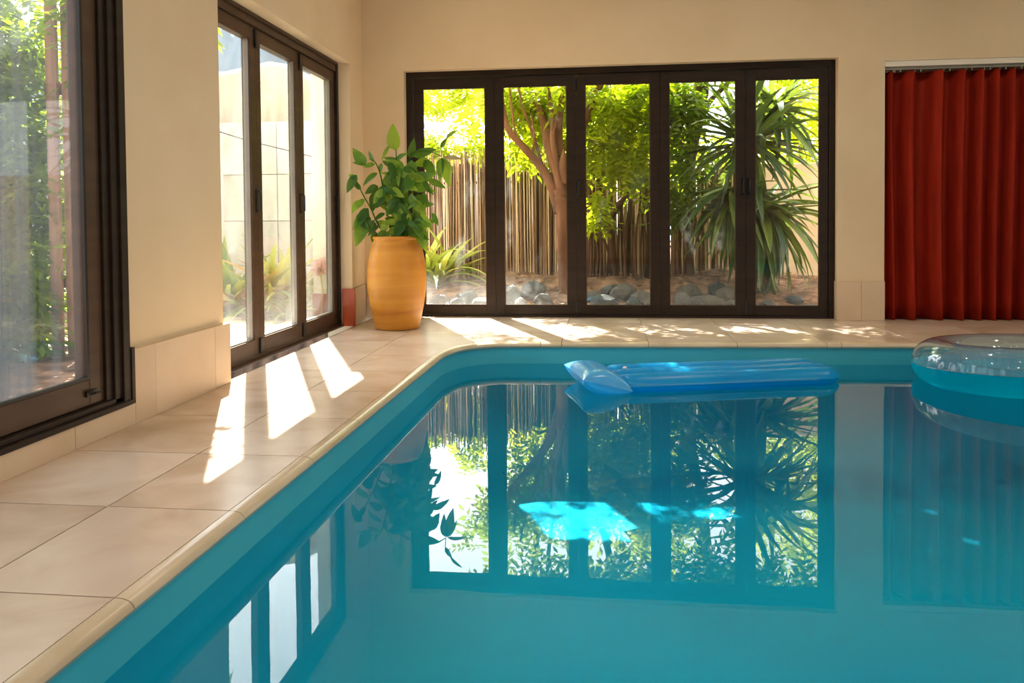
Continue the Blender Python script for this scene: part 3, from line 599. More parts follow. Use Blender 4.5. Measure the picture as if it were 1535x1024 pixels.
for s_ in (-1, 1): ft.tube([(0.2, s_ * (WD / 2 - 0.004), 0.035), (LL - 0.22, s_ * (WD / 2 - 0.004), 0.035)], 0.006, 6)
ft.build('seam', M['vinyl_light'], li, smooth=True)
v_ = MB().lathe([(0.0, 0.0), (0.016, 0.0), (0.014, 0.01), (0.008, 0.014), (0.0, 0.015)], 14, (0.30, 0.08)); v_.v = [(x, y, z + 0.083) for x, y, z in v_.v]; v_.build('valve', M['pvc'], li, smooth=True)
# ------------------------------------------------------------------ garden ground
def ground_z(x, y):
    b = min(1, max(0, (y - 9.0) / 1.5)); b = b * b * (3 - 2 * b)
    return -0.06 + 0.26 * b + (0.05 + 0.06 * b) * noise.noise(Vector((x * 1.7, y * 1.7, 0.3))) + 0.02 * noise.noise(Vector((x * 6, y * 6, 1.3)))
gm = MB(); NXg, NYg = 110, 60; gx0, gx1, gy0, gy1 = -4.2, 6.0, 7.9, 12.6
gm.add([(gx0 + (gx1 - gx0) * i / NXg, gy0 + (gy1 - gy0) * j / NYg, ground_z(gx0 + (gx1 - gx0) * i / NXg, gy0 + (gy1 - gy0) * j / NYg)) for j in range(NYg + 1) for i in range(NXg + 1)],
       [(j * (NXg + 1) + i, j * (NXg + 1) + i + 1, (j + 1) * (NXg + 1) + i + 1, (j + 1) * (NXg + 1) + i) for j in range(NYg) for i in range(NXg)])
tag(gm.build('ground_bank', M['earth'], smooth=True), 'brown earth bank outside the folding doors', None, None, 'structure')
tag(MB().box(-40, 40, 7.8, 60, -0.5, -0.2).box(-40, -2.46, -30, 7.8, -0.5, -0.2).box(6.4, 40, -30, 7.8, -0.5, -0.2).box(-2.46, 6.4, -30, -4.4, -0.5, -0.2).build('ground', M['earth']), 'brown garden earth round the building', None, None, 'structure')
gl_ = MB().box(-9.0, -2.46, 2.0, 8.6, -0.2, -0.035)
gs = tag(gl_.build('ground_side', M['earth']), 'garden earth beside the left doors', None, None, 'structure')
pv = tag(MB().box(-4.6, -2.47, 3.0, 7.35, -0.036, -0.028).build('garden_path', M['earth']), 'pale paved path outside the left glass doors', None, None, 'structure')
for i in range(4):
    for j in range(8):
        x = -4.6 + 0.53 * i; y = 3.03 + 0.54 * j
        if y < 5.2 and i < 3: continue
        MB().box(x + 0.006, x + 0.52, y, y + 0.53, -0.03, -0.012 + 0.002 * ((i * 7 + j * 3) % 3)).build('paver', M['paver'], pv)

# ------------------------------------------------------------------ concrete garden wall, stained wall, far hill, column, pipe
gw = tag(empty('garden_wall', (-4.6, 8.6, -0.05)), 'pale concrete panel wall behind the side garden bed', 'wall')
rowz = [0.0, 0.50, 1.0, 1.52, 2.11]; colx = [-2.3, -1.15, 0.0, 1.0, 1.98]
for i in range(4):
    for j in range(4):
        MB().box(colx[i] + 0.005, colx[i + 1] - 0.005, 0.0, 0.07, rowz[j] + 0.004, rowz[j + 1] - 0.004).build('panel', M['concrete'], gw)
sw = tag(empty('stained_wall', (-4.4, 8.95, 0)), 'tall rust stained plaster wall rising behind the panel wall', 'wall')
pr = [(-6.5, 2.62), (-4.4, 2.64), (-3.85, 2.74), (-3.62, 2.70), (-3.32, 2.53), (-3.0, 2.44), (-2.62, 2.36)]
q = MB(); n = len(pr); vs = []
for yy in (0, 0.22):
    vs += [(x + 4.4, yy, -0.2) for x, z in pr] + [(x + 4.4, yy, z) for x, z in pr]
q.add(vs, [(i, i + 1, n + i + 1, n + i) for i in range(n - 1)] + [(2 * n + i + 1, 2 * n + i, 3 * n + i, 3 * n + i + 1) for i in range(n - 1)] + [(n + i, n + i + 1, 3 * n + i + 1, 3 * n + i) for i in range(n - 1)] + [(0, n, 3 * n, 2 * n), (n - 1, 3 * n - 1, 4 * n - 1, 2 * n - 1)])
q.build('plaster_face', M['stained'], sw, fixn=True)
q = MB()
for i in range(n - 1): q.tube([(pr[i][0] + 4.4, 0.11, pr[i][1] + 0.01), (pr[i + 1][0] + 4.4, 0.11, pr[i + 1][1] + 0.01)], 0.07, 6)
q.build('wall_cap', M['concrete'], sw)
# hill: ridge mesh far behind
hx = [(-60, 9), (-30, 12.5), (-21.5, 11.2), (-20.2, 10.9), (-19.6, 10.4), (-19.0, 10.8), (-17.5, 10.9), (-15.0, 11.2), (-13.2, 10.6), (-12.3, 9.2), (-11, 5.5), (-8, 3.0), (0, 2.0), (20, 2.2), (45, 4)]
q = MB(); n = len(hx)
q.add([(x, 40, -1) for x, z in hx] + [(x, 46 + 2 * math.sin(x), z * (1.16 if x < -9 else 0.93)) for x, z in hx] + [(x, 60, -1) for x, z in hx], [(i, i + 1, n + i + 1, n + i) for i in range(n - 1)] + [(n + i, n + i + 1, 2 * n + i + 1, 2 * n + i) for i in range(n - 1)])
tag(q.build('hill', M['hill'], smooth=True), 'blue grey hill in the haze beyond the side garden', None, None, 'structure')
gc = tag(empty('garden_column', (-2.78, 7.75, -0.04)), 'white rendered column with reddish foot outside the left doors', 'column')
MB().box(-0.075, 0.075, -0.075, 0.075, 0.26, 2.9).build('shaft', M['column'], gc, bevel=0.006)
MB().box(-0.085, 0.085, -0.085, 0.085, 0.0, 0.26).build('foot', M['red_tile'], gc, bevel=0.006)
wp_ = tag(empty('water_pipe', (-3.98, 8.48, -0.03)), 'thin white bent pipe standing against the concrete wall', 'pipe')
pb0 = at(334, 372, 8.48); ptp = at(331, 205, 8.48); pe = at(318, 193, 8.48); o_ = Vector((-3.98, 8.48, -0.03))
q = MB(); q.tube(catmull([Vector((pb0.x, 8.48, -0.02)) - o_, pb0 - o_, ptp - o_, at(329, 197, 8.48) - o_, at(325, 194, 8.48) - o_, pe - o_, at(300, 191, 8.48) - o_], 5), 0.016, 8); q.build('tube', M['pvc'], wp_, smooth=True)
for zz in (0.6, 1.5):
    MB().box(pb0.x - o_.x - 0.03, pb0.x - o_.x + 0.03, 0.0, 0.11, zz, zz + 0.025).build('clip', M['pvc'], wp_)
tag(MB().tube(catmull([at(300, 188, 8.45), at(366, 209, 8.4), at(437, 227, 8.4), at(500, 243, 8.4)], 4), 0.006, 6).build('overhead_wire', M['black']), 'thin dark wire slung along the concrete wall', 'wire')

# ------------------------------------------------------------------ rosette plants
straps = [leaf_mesh('leaf', 1.0, 0.09, 0.9, 0.5, 7, 'strap', M['leaf_succ']), leaf_mesh('leaf', 1.0, 0.12, 0.5, 0.5, 7, 'strap', M['leaf_succ']), leaf_mesh('leaf', 1.0, 0.10, 1.2, 0.5, 8, 'strap', M['leaf_succ'], 0.12)]
strapr = [leaf_mesh('leaf', 1.0, 0.09, 0.9, 0.5, 7, 'strap', M['leaf_red']), leaf_mesh('leaf', 1.0, 0.12, 0.5, 0.5, 7, 'strap', M['leaf_red'])]
def rosette(name, loc, n, ln, lift, label, cat, meshes, group=None, spread=1.0):
    e = tag(empty(name, loc), label, cat, group)
    for i in range(n):
        a = 2.399 * i + random.uniform(-.3, .3); el = lift[0] + 0.4 + (lift[1] - lift[0] - 0.4) * (i / max(1, n - 1)) + random.uniform(-.12, .12)
        d = Vector((math.cos(a) * math.cos(el), math.sin(a) * math.cos(el), math.sin(el))); l = ln * random.uniform(0.75, 1.1)
        if loc[1] < 8.6:                                            # side bed: leaves bend away from the walls and the column
            if loc[0] + d.x * l > -2.68: d.x = -abs(d.x)
            if loc[1] + d.y * l > 8.2: d.y = -abs(d.y)
            if any(math.hypot(loc[0] + d.x * l * q / 6 + 2.78, loc[1] + d.y * l * q / 6 - 7.75) < 0.27 for q in range(7)): continue
        o = link('leaf', random.choice(meshes), None, e); place(o, d * 0.015 + Vector((0, 0, 0.02 + 0.02 * i / n)), d, Vector((0, 0, 1)) + rv(.15), (l, l, l))
    return e
SG = 'plants in the side garden bed'
for i, (px_, Y_, n, ln, lf, lab, ms_) in enumerate([
    (350, 7.75, 18, 1.05, (0.55, 1.45), 'tall yellow green strap leaved plant by the white pipe', straps[:2]), (340, 7.5, 24, 0.7, (0.2, 1.2), 'rust and cream arching strap leaf plant by the path edge', strapr + straps[:1]),
    (368, 7.6, 24, 0.65, (0.2, 1.2), 'orange tinged spiky plant low in the side bed', strapr + straps[1:2]), (398, 7.85, 16, 0.95, (0.5, 1.45), 'slender yellow leaved plant against the concrete wall', straps[:2]), (408, 7.55, 26, 0.6, (0.2, 1.3), 'dense lime green tufted plant in the side bed', straps),
    (430, 7.9, 16, 1.0, (0.6, 1.5), 'upright orange tipped strap plant near the column', straps[:2] + strapr[1:]), (428, 7.5, 22, 0.5, (0.1, 1.2), 'low lime tuft at the path edge below the upright plant', straps), (454, 7.95, 24, 0.5, (0.3, 1.4), 'bushy green tuft beside the white column', straps), (322, 7.75, 16, 0.75, (0.4, 1.3), 'yellow arching plant behind the white pipe', straps), (384, 7.7, 20, 0.75, (0.3, 1.3), 'broad tangled plant with cream and green leaves in the side bed', straps + strapr[:1])]):
    c = at(px_, 470, Y_); rosette('strap_leaf_plant', (c.x, Y_, -0.04), n, ln, lf, lab, 'plant', ms_, SG)
fc = at(480, 400, 7.62); fo = tag(empty('garden_flower', (fc.x, 7.62, -0.04)), 'pale pink round flower head beside the white column', 'flower')
MB().tube([(0, 0, 0), (0.02, 0, 0.3), (0, 0, fc.z + 0.02)], 0.008, 6).build('stem', M['leaf_succ'], fo)
pm = leaf_mesh('petal', 1.0, 0.7, 0.5, 0.5, 5, 'oval', M['petal'])
for i in range(26):
    z = 1 - 2 * (i + .5) / 26; a = 2.4 * i; d = Vector((math.sqrt(1 - z * z) * math.cos(a), math.sqrt(1 - z * z) * math.sin(a), z)); o = link('petal', pm, None, fo); place(o, Vector((0, 0, fc.z + 0.04)) + d * 0.015, d, rv(1), (0.085,) * 3)

# ------------------------------------------------------------------ reed fence, rendered wall, neighbour's roof
FY = 10.8
rf = tag(empty('reed_fence', (0, FY, 0.0)), 'fence of upright dry brown reeds across the garden', 'fence')
reeds = []
for k in range(5):
    q = MB(); bx_ = random.uniform(-.012, .012); q.tube([(0, 0, 0), (bx_, 0, 0.6), (bx_ * 0.3, 0, 1.2), (0, 0, 1.75)], [0.0125, 0.0125, 0.0115, 0.009], 6); mm_ = q.mesh('reed'); mm_.materials.append(M['reed']); reeds.append(mm_)
x = -3.1; k = 0
while x < 2.05 and k < 298:
    o = link('reed', random.choice(reeds), None, rf); sc = random.uniform(0.75, 1.05)
    o.location = (x, random.uniform(-.02, .02), 0.06 + random.uniform(-.03, .05)); o.scale = (sc * random.uniform(.7, 1.05), sc, random.uniform(0.94, 1.04)); o.rotation_euler = (random.gauss(0, .01), random.gauss(0, .012), random.uniform(0, 6))
    x += random.uniform(0.0115, 0.0235); k += 1
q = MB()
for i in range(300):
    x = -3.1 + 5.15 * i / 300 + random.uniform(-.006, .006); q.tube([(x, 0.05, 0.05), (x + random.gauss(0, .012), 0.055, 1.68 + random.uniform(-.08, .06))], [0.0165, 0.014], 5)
bk = q.build('rear_reeds', M['reed_gap_shade'], rf); bk['kind'] = 'stuff'
for z in (0.55, 1.45):
    MB().tube([(-3.1, 0.085, z), (2.05, 0.085, z + 0.02)], 0.016, 6).build('rail', M['bark'], rf)
tag(MB().box(1.35, 6.0, 11.0, 11.2, -0.2, 1.66).build('rendered_wall', M['garden_wall'], bevel=0.01), 'beige rendered garden wall behind the spiky palm', 'wall')
nh = tag(empty('neighbour_house', (-4.2, 20, 0)), 'neighbouring house with pale ribbed roof beyond the reed fence', 'house')
MB().box(-3.0, 2.2, 0.6, 4.0, -0.2, 2.5).build('house_wall', M['column'], nh)
rp = MB(); rp.add([(-3.3, 0.2, 2.5), (2.5, 0.2, 2.5), (2.5, 2.6, 3.75), (-3.3, 2.6, 3.75), (-3.3, 5.0, 2.5), (2.5, 5.0, 2.5), (-3.3, 0.2, 2.42), (2.5, 0.2, 2.42), (2.5, 2.6, 3.67), (-3.3, 2.6, 3.67)], [(0, 1, 2, 3), (3, 2, 5, 4), (1, 0, 6, 7), (7, 6, 9, 8)])
ro = rp.build('roof', M['roof'], nh)
for i in range(20):
    xx = -3.2 + 0.3 * i; MB().tube([(xx, 0.2, 2.52), (xx, 2.6, 3.77)], 0.03, 6).build('roof_rib', M['rail'], ro)

# ------------------------------------------------------------------ trees
def tube_px(pts, name, mt, parent, o, n=9):
    """limb through measured points: (px, py, depth, radius)"""
    P = [at(p[0], p[1], p[2]) - o for p in pts]; c = catmull(P, 5); rr = []
    for i in range(len(c)):
        s_ = i / 5; a = min(int(s_), len(pts) - 2); f_ = min(1, s_ - a); rr.append(pts[a][3] * (1 - f_) + pts[a + 1][3] * f_)
    rr = [r * (1 + 0.10 * math.sin(i * 2.3) * random.random()) for i, r in enumerate(rr)]
    return MB().tube(c, rr, n).build(name, mt, parent, smooth=True)
def sprays(blobs, o, size=0.30, leaf=0.125, wid=0.05, pairs=4, hang=0.5):
    mb = MB(); V = mb.v; F_ = mb.f
    for c, r, cnt in blobs:
        for _ in range(cnt):
            while True:
                q = rv(1)
                if q.length < 1: break
            q = Vector((c[0] + q.x * r[0], c[1] + q.y * r[1], c[2] + q.z * r[2])) - o
            d = Vector((random.gauss(0, 1), random.gauss(0, 1), random.gauss(-hang, .55))).normalized(); side = d.cross(Vector((0, 0, 1)) + rv(.4)).normalized(); nr = side.cross(d)
            sl = size * random.uniform(.7, 1.25)
            for k in range(pairs * 2 + 1):
                s_ = (k // 2 + 1) / (pairs + 1); b = q + d * sl * s_ + Vector((0, 0, -0.25 * sl * s_ * s_))
                ld = d if k == pairs * 2 else (side * (1 if k % 2 else -1) + d * 0.55 + nr * random.uniform(-.3, .2)).normalized()
                l_ = leaf * random.uniform(.7, 1.2); wv = ld.cross(nr + rv(.35)).normalized() * wid * 0.5 * random.uniform(.8, 1.2); m_ = b + ld * l_ * 0.45
                n0 = len(V); V += [tuple(b), tuple(m_ + wv), tuple(b + ld * l_ + Vector((0, 0, -0.012))), tuple(m_ - wv)]; F_.append((n0, n0 + 1, n0 + 2, n0 + 3))
    return mb
def blob(px_, py_, Y_, r, n): c = at(px_, py_, Y_); return ((c.x, c.y, c.z), r, n)

o1 = at(850, 456, 9.75); o1.z = 0.0
t1 = tag(empty('garden_tree', o1), 'forking brown trunked tree with feathery yellow green crown', 'tree', 'trees between the doors and the reed fence')
Y = 9.75
tube_px([(854, 466, Y, .135), (850, 440, Y, .105), (848, 400, Y, .10), (846, 360, Y, .098), (845, 325, Y, .10), (842, 300, Y, .105), (840, 284, Y, .095)], 'trunk', M['bark'], t1, o1, 14)
for pts in ([(838, 320, Y, .06), (829, 285, Y, .062), (816, 258, Y, .055), (797, 234, Y - .1, .048), (776, 211, Y - .15, .042), (761, 192, Y - .2, .038), (752, 150, Y - .2, .03), (742, 60, Y - .1, .02)],
            [(843, 300, Y, .075), (837, 262, Y, .07), (824, 225, Y, .065), (817, 190, Y + .05, .055), (806, 150, Y + .1, .045), (798, 100, Y + .1, .04), (792, 0, Y + .2, .03)],
            [(845, 296, Y - .05, .05), (838, 255, Y - .1, .04), (829, 215, Y - .12, .034), (828, 175, Y - .1, .028), (820, 120, Y - .1, .024), (812, 40, Y, .02)],
            [(847, 292, Y, .07), (846, 255, Y, .06), (838, 215, Y, .05), (840, 165, Y - .1, .04), (848, 110, Y - .1, .03), (850, 20, Y, .02)],
            [(850, 296, Y, .06), (857, 252, Y, .055), (872, 195, Y + .1, .05), (893, 140, Y, .048), (904, 115, Y, .045), (918, 50, Y, .04)],
            [(816, 258, Y, .02), (800, 205, Y - .1, .018), (784, 160, Y - .15, .015), (774, 115, Y - .15, .012)], [(776, 211, Y - .15, .018), (769, 180, Y - .2, .014), (764, 130, Y - .2, .012)],
            [(829, 205, Y - .12, .02), (836, 175, Y - .2, .016), (842, 135, Y - .2, .012)], [(797, 234, Y - .1, .016), (801, 205, Y - .2, .012), (796, 170, Y - .25, .01)]):
    tube_px(pts, 'branch', M['bark'], t1, o1, 9)
tube_px([(848, 275, Y - .1, .035), (843, 250, Y - .14, .045), (845, 224, Y - .14, .014)], 'stub', M['bark'], t1, o1)
q = sprays([blob(812, 165, 10.25, (.42, .45, .42), 150), blob(770, 135, 10.1, (.4, .5, .35), 130), blob(790, 215, 10.3, (.35, .3, .22), 50), blob(850, 130, 9.9, (.5, .6, .3), 130), blob(780, 20, 9.2, (.8, .5, .5), 170), blob(880, 10, 9.2, (.8, .5, .5), 190), blob(720, 120, 10.3, (.22, .3, .22), 30), blob(860, 205, 10.2, (.3, .4, .3), 70), blob(850, -120, 9.1, (1.2, .6, .5), 230), ((-2.35, 9.9, 4.25), (1.0, .5, .75), 85)], o1)
fo_ = q.build('foliage', M['leaf_tree'], t1); fo_['kind'] = 'stuff'

o2 = at(925, 425, 10.35); o2.z = 0.15
t2 = tag(empty('slender_tree', o2), 'dark multi stemmed tree with dense hanging feathery leaves', 'tree', 'trees between the doors and the reed fence')
Y = 10.35
for pts in ([(922, 432, Y, .05), (918, 370, Y, .045), (914, 330, Y, .05), (930, 305, Y - .05, .05), (942, 285, Y - .05, .04), (935, 240, Y, .03), (931, 180, Y, .022), (928, 110, Y, .02)],
            [(914, 335, Y, .045), (906, 305, Y, .035), (896, 270, Y, .03), (890, 220, Y, .03), (900, 160, Y, .03), (912, 90, Y, .028)],
            [(940, 432, Y + .1, .03), (942, 350, Y + .1, .028), (946, 270, Y + .1, .025), (950, 170, Y, .02), (960, 80, Y, .02)],
            [(892, 430, Y + .1, .03), (898, 380, Y + .1, .026), (888, 330, Y + .1, .022), (884, 280, Y + .1, .02)],
            [(970, 432, Y + .1, .035), (972, 340, Y + .1, .026), (968, 250, Y + .1, .022), (975, 150, Y, .02)],
            [(908, 432, Y, .02), (912, 380, Y, .018), (902, 350, Y, .018), (910, 318, Y, .014)],
            *[[(xq, 434, Y + random.uniform(-.15, .15), .017), (xq + random.uniform(-4, 4), 370, Y, .015), (xq + random.uniform(-7, 7), random.uniform(280, 320), Y, .010)] for xq in (884, 890, 899, 905, 916, 927, 934, 938, 948, 962, 966, 977)],
            [(955, 432, Y - .1, .018), (952, 360, Y - .1, .016), (960, 300, Y - .1, .012), (958, 240, Y - .1, .01)]):
    tube_px(pts, 'stem', M['darkbark'], t2, o2, 8)
q = sprays([blob(930, 150, 10.1, (.5, .5, .45), 260), blob(925, 215, 10.0, (.48, .45, .35), 190), blob(890, 310, 10.0, (.12, .2, .28), 26), blob(960, 255, 10.1, (.2, .3, .2), 36), blob(950, 30, 9.2, (.8, .5, .4), 190), blob(980, 120, 10.2, (.4, .5, .4), 130), blob(970, -100, 9.1, (1.1, .6, .5), 220)], o2)
fo_ = q.build('foliage', M['leaf_tree'], t2); fo_['kind'] = 'stuff'

o3 = at(1033, 440, 10.3); o3.z = 0.15
t3 = tag(empty('shade_tree', o3), 'tree with dark crooked trunk and deep green leaves beside the spiky palm', 'tree', 'trees between the doors and the reed fence')
Y = 10.3
tube_px([(1036, 450, Y, .06), (1033, 380, Y, .055), (1030, 310, Y, .05), (1034, 250, Y, .06), (1042, 190, Y, .09), (1050, 140, Y, .10), (1056, 90, Y, .08), (1070, 0, Y, .07)], 'trunk', M['darkbark'], t3, o3, 10)
tube_px([(1046, 190, Y, .05), (1056, 165, Y, .04), (1070, 145, Y, .035), (1095, 120, Y, .03), (1120, 80, Y, .025)], 'branch', M['darkbark'], t3, o3)
tube_px([(1034, 235, Y, .05), (1018, 215, Y, .035), (1010, 180, Y, .03), (1016, 110, Y, .025)], 'branch', M['darkbark'], t3, o3)
for xq in (1010, 1016, 1027, 1041, 1048): tube_px([(xq, 446, Y, .018), (xq + random.uniform(-4, 4), 380, Y, .016), (xq + random.uniform(-7, 7), random.uniform(270, 330), Y, .011)], 'stem', M['bark'], t3, o3, 7)
tube_px([(1022, 450, Y + .1, .03), (1018, 380, Y + .1, .028), (1020, 300, Y + .1, .024), (1012, 250, Y + .1, .02)], 'stem', M['bark'], t3, o3)
q = sprays([blob(1018, 160, 9.9, (.25, .4, .4), 130), blob(1015, 260, 10.0, (.2, .3, .4), 80), blob(1060, 40, 9.3, (.7, .5, .45), 180), blob(1060, 225, 10.3, (.22, .2, .2), 24), blob(1010, 310, 10.1, (.12, .2, .2), 20), blob(1080, -100, 9.2, (1.1, .6, .5), 220), blob(1180, 20, 9.3, (.7, .5, .5), 150)], o3)
fo_ = q.build('foliage', M['leaf_dark'], t3); fo_['kind'] = 'stuff'
dl = leaf_mesh('hanging_leaf', 1.0, 0.22, 0.1, 0.6, 6, 'ovate', M['leaf_dead'])
for (a, b, c_, d_) in ((1037, 160, 1040, 208), (1046, 175, 1040, 205)):
    o = link('dry_leaf', dl, None, t3); p0 = at(a, b, 10.1) - o3; p1 = at(c_, d_, 10.1) - o3; place(o, p0, p1 - p0, (0, -1, .2), ((p1 - p0).length,) * 3)

# spiky palm: trunk and three heads of strap leaves
o4 = at(1150, 446, 9.7); o4.z = 0.0
sp = tag(empty('spiky_palm', o4), 'palm like plant with long drooping grey green strap leaves', 'palm')
tube_px([(1152, 455, 9.7, .07), (1147, 400, 9.7, .06), (1140, 330, 9.7, .055), (1132, 270, 9.7, .05), (1124, 210, 9.7, .05)], 'trunk', M['bark'], sp, o4, 10)
tube_px([(1145, 410, 9.7, .045), (1120, 350, 9.6, .04), (1106, 300, 9.6, .04)], 'trunk', M['bark'], sp, o4)
yl = [leaf_mesh('leaf', 1.0, 0.095, dr, 0.55, 9, 'strap', M['leaf_strap'], cu) for dr, cu in ((0.1, 0.05), (0.35, -0.08), (0.75, 0.1), (0.5, 0.0))]
def head(px_, py_, Y_, n, ln, e0, e1, bias=None):
    c = at(px_, py_, Y_) - o4
    for i in range(n):
        a = 2.399 * i; el = e0 + (e1 - e0) * i / n + random.uniform(-.1, .1); d = Vector((math.cos(a) * math.cos(el), math.sin(a) * math.cos(el) * .8, math.sin(el)))
        if bias: d = (d + Vector(bias)).normalized()
        l = ln * random.uniform(.75, 1.15); o = link('leaf', random.choice(yl), None, sp); place(o, c + d * 0.04 + Vector((0, 0, random.uniform(-.1, .06))), d, Vector((0, 0, 1)) + rv(.2), (l, l, l))
head(1120, 215, 9.7, 80, 1.0, -0.75, 1.2); head(1142, 312, 9.65, 88, 1.0, -1.2, 0.75, (0.2, -.1, -.15)); head(1100, 285, 9.55, 60, 0.9, -1.0, 0.4, (-0.2, -.1, -.2)); head(1160, 160, 9.9, 56, 0.95, -0.8, 0.9)
ydl = leaf_mesh('dry_leaf', 1.0, 0.08, 0.3, 0.6, 7, 'strap', M['leaf_dead'])
for i in range(16):
    c = at(1140 + random.uniform(-12, 12), random.uniform(330, 400), 9.68) - o4; d = Vector((random.gauss(0, .3), random.gauss(-.2, .2), -1)); o = link('dry_leaf', ydl, None, sp); l = random.uniform(.3, .55); place(o, c, d, (0, -1, 0), (l, l, l))

# shrubs at the foot of the fence
for i, (px_, py_, Y_, n, ln, lf, lab) in enumerate([(655, 425, 10.0, 28, 0.85, (0.2, 1.35), 'arching lime green tuft at the foot of the reed fence'), (672, 392, 10.3, 16, 0.40, (0.5, 1.45), 'small bright rosette rising before the reed fence'), (640, 430, 10.1, 16, 0.95, (0.5, 1.45), 'tall pale strap plant behind the lime tuft')]):
    c = at(px_, py_, Y_); zz = ground_z(c.x, Y_) - 0.01
    e = rosette('fence_plant', (c.x, Y_, zz if i != 1 else zz), n, ln if i != 1 else 0.9, lf, lab, 'plant', straps, 'tufts along the reed fence')
def bushy(name, lab, cat, blobs, o, mt, trunk, grp, **kw):
    e = tag(empty(name, o), lab, cat, grp); f_ = sprays(blobs, Vector(o), **kw).build('foliage', mt, e); f_['kind'] = 'stuff'
    MB().tube([(0, 0, -0.1), (0.05, 0, trunk * .5), (0, 0.05, trunk)], [0.08, 0.06, 0.03], 8).build('trunk', M['bark'], e, smooth=True); return e
BG = 'trees beyond the reed fence'
bushy('background_tree', 'sunlit yellow green bush topping the reed fence beside the pale roof', 'tree', [blob(690, 222, 12.2, (.65, .35, .16), 110), blob(640, 215, 12.4, (.4, .4, .25), 70), blob(712, 180, 12.5, (.22, .4, .35), 50)], (at(690, 300, 12.3).x, 12.3, -.1), M['leaf_tree'], 1.8, BG)
bushy('background_tree', 'pale leafy tree standing above the neighbouring roof', 'tree', [blob(665, 140, 26, (1.6, 1.2, .6), 260), blob(720, 130, 26, (1.2, 1.2, .9), 200)], (at(690, 300, 26).x, 26, -.1), M['leaf_tree'], 4.5, BG, size=0.5, leaf=0.2, wid=0.09)
bushy('background_tree', 'bright yellow green tree filling the gap behind the forking tree', 'tree', [blob(800, 215, 12.8, (.9, .5, .3), 180), blob(930, 170, 12.8, (1.1, .7, .8), 420), blob(1010, 240, 12.6, (.8, .5, .6), 200)], (at(900, 300, 12.8).x, 12.8, -.1), M['leaf_tree'], 2.0, BG)
bushy('background_tree', 'yellow green tree glowing behind the spiky palm', 'tree', [blob(1200, 150, 12.8, (.9, .7, .6), 260), blob(1180, 230, 12.8, (1.0, .5, .3), 120), blob(1230, 40, 12.5, (1.2, .9, .8), 300)], (at(1200, 300, 12.8).x, 12.8, -.1), M['leaf_tree'], 2.2, BG)

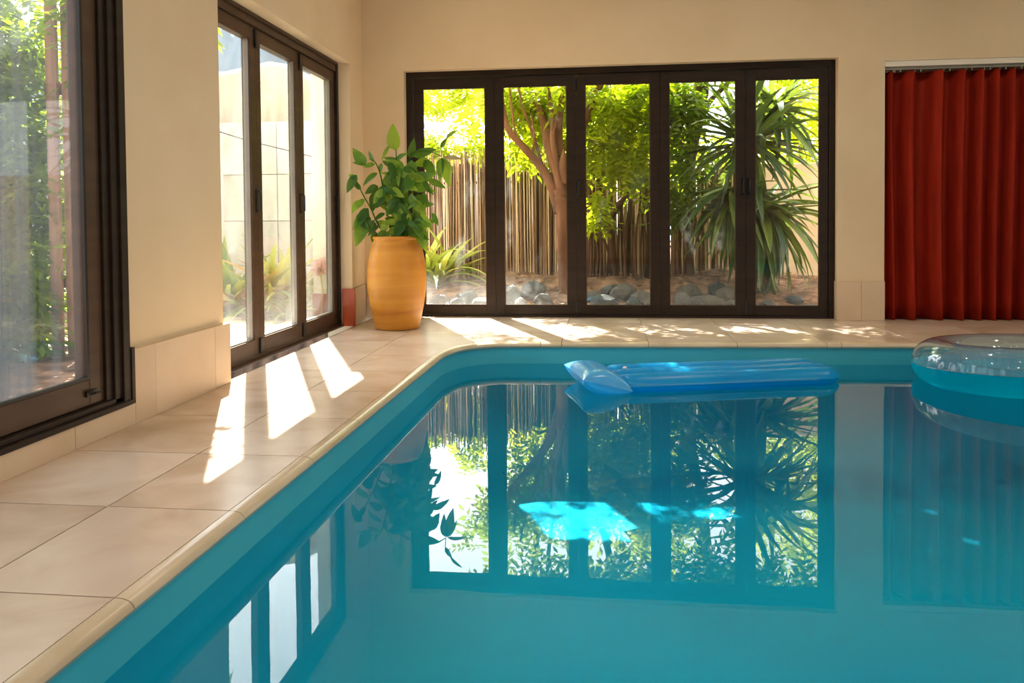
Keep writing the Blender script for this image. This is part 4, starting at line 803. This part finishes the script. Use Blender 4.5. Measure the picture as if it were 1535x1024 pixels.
# stones and litter on the bank
def rock_mesh(seed):
    bm = bmesh.new(); bmesh.ops.create_icosphere(bm, subdivisions=2, radius=1)
    for v in bm.verts: v.co = v.co * (1 + 0.28 * noise.noise(v.co * 1.3 + Vector((seed * 5.1, 0, 0))) + 0.1 * noise.noise(v.co * 3 + Vector((0, seed, 0))))
    m_ = bpy.data.meshes.new('garden_stone'); bm.to_mesh(m_); bm.free(); m_.materials.append(M['rock']); return m_
rms = [rock_mesh(i) for i in range(5)]
for i, (px_, Y_, sx, sz) in enumerate([(662, 9.15, .16, .09), (700, 9.3, .2, .10), (722, 9.0, .13, .08), (768, 9.2, .14, .15), (800, 9.55, .2, .13), (815, 9.1, .12, .09), (890, 9.4, .17, .08), (905, 9.0, .15, .11), (935, 9.5, .22, .12), (962, 9.2, .19, .12), (978, 9.0, .10, .09), (1022, 9.3, .15, .12), (1060, 9.2, .2, .10), (1090, 9.5, .2, .10), (1098, 9.0, .11, .06), (1150, 9.15, .12, .06), (1190, 9.3, .14, .05), (1215, 9.0, .10, .05), (780, 9.0, .1, .07), (752, 9.5, .16, .12), (920, 9.7, .2, .1), (950, 9.0, .12, .08), (1045, 9.0, .12, .09), (1075, 9.7, .16, .1), (685, 9.0, .11, .07), (1035, 9.6, .18, .12)]):
    c = at(px_, 440, Y_); o = link('garden_stone', rms[i % 5]); o.location = (c.x, Y_, ground_z(c.x, Y_) + sz * 0.45); o.scale = (sx * .95, sx * .7, sz); o.rotation_euler = (0, 0, i * 1.3)
    size = 'large' if sx > .18 else 'middling' if sx > .13 else 'small'
    spot = 'in front of the lime green tuft' if px_ < 740 else 'beside the forking tree trunk' if px_ < 870 else 'below the dark multi stemmed tree' if px_ < 1000 else 'below the dark crooked trunk' if px_ < 1120 else 'under the drooping palm leaves'
    tag(o, size + ' dark grey stone ' + spot, 'stone', size + ' stones ' + spot)
q = MB()
for i in range(2600):
    x_ = random.uniform(-2.6, 3.0); y_ = random.uniform(8.1, 10.7); z_ = ground_z(x_, y_) + 0.012; a = random.uniform(0, 6.3); l = random.uniform(.04, .15); d = Vector((math.cos(a), math.sin(a), random.uniform(-.1, .4))) * l
    s_ = Vector((-math.sin(a), math.cos(a), random.uniform(-.5, .5))) * l * random.uniform(.05, .16); b = Vector((x_, y_, z_)); n0 = len(q.v)
    q.v += [tuple(b), tuple(b + d * .5 + s_), tuple(b + d), tuple(b + d * .5 - s_)]; q.f.append((n0, n0 + 1, n0 + 2, n0 + 3))
tag(q.build('leaf_litter', M['leaf_dead']), 'dry fallen leaves scattered over the earth bank', 'leaf litter', None, 'stuff')

# ------------------------------------------------------------------ outside the big window: timber screen and bush
ts = tag(empty('timber_screen', (-3.7, 5.35, -0.03)), 'upright weathered timber boards outside the streaky window', 'screen')
for i in range(7):
    MB().box(-0.26 + 0.115 * i, -0.175 + 0.115 * i, 0.012 * (i % 2), 0.03 + 0.012 * (i % 2), 0.0, 2.6 - 0.03 * (i % 3)).build('board', M['timber'], ts, bevel=0.004)
for z in (0.5, 1.9): MB().box(-0.3, 0.54, 0.045, 0.085, z, z + 0.08).build('rail', M['timber'], ts)
bushy('side_shrub', 'dark green shrub outside the streaky window beside the timber boards', 'shrub', [((-4.45, 5.6, 1.5), (.5, .4, 1.4), 700), ((-4.3, 5.3, 0.5), (.4, .3, .5), 200), ((-5.3, 5.6, 1.6), (.8, .5, 1.6), 600), ((-3.35, 5.4, 3.1), (.5, .5, 1.1), 520)], (-4.6, 5.6, -0.03), M['leaf_dark'], 1.6, None)  # last, high crown is added out of view to block sun at the window
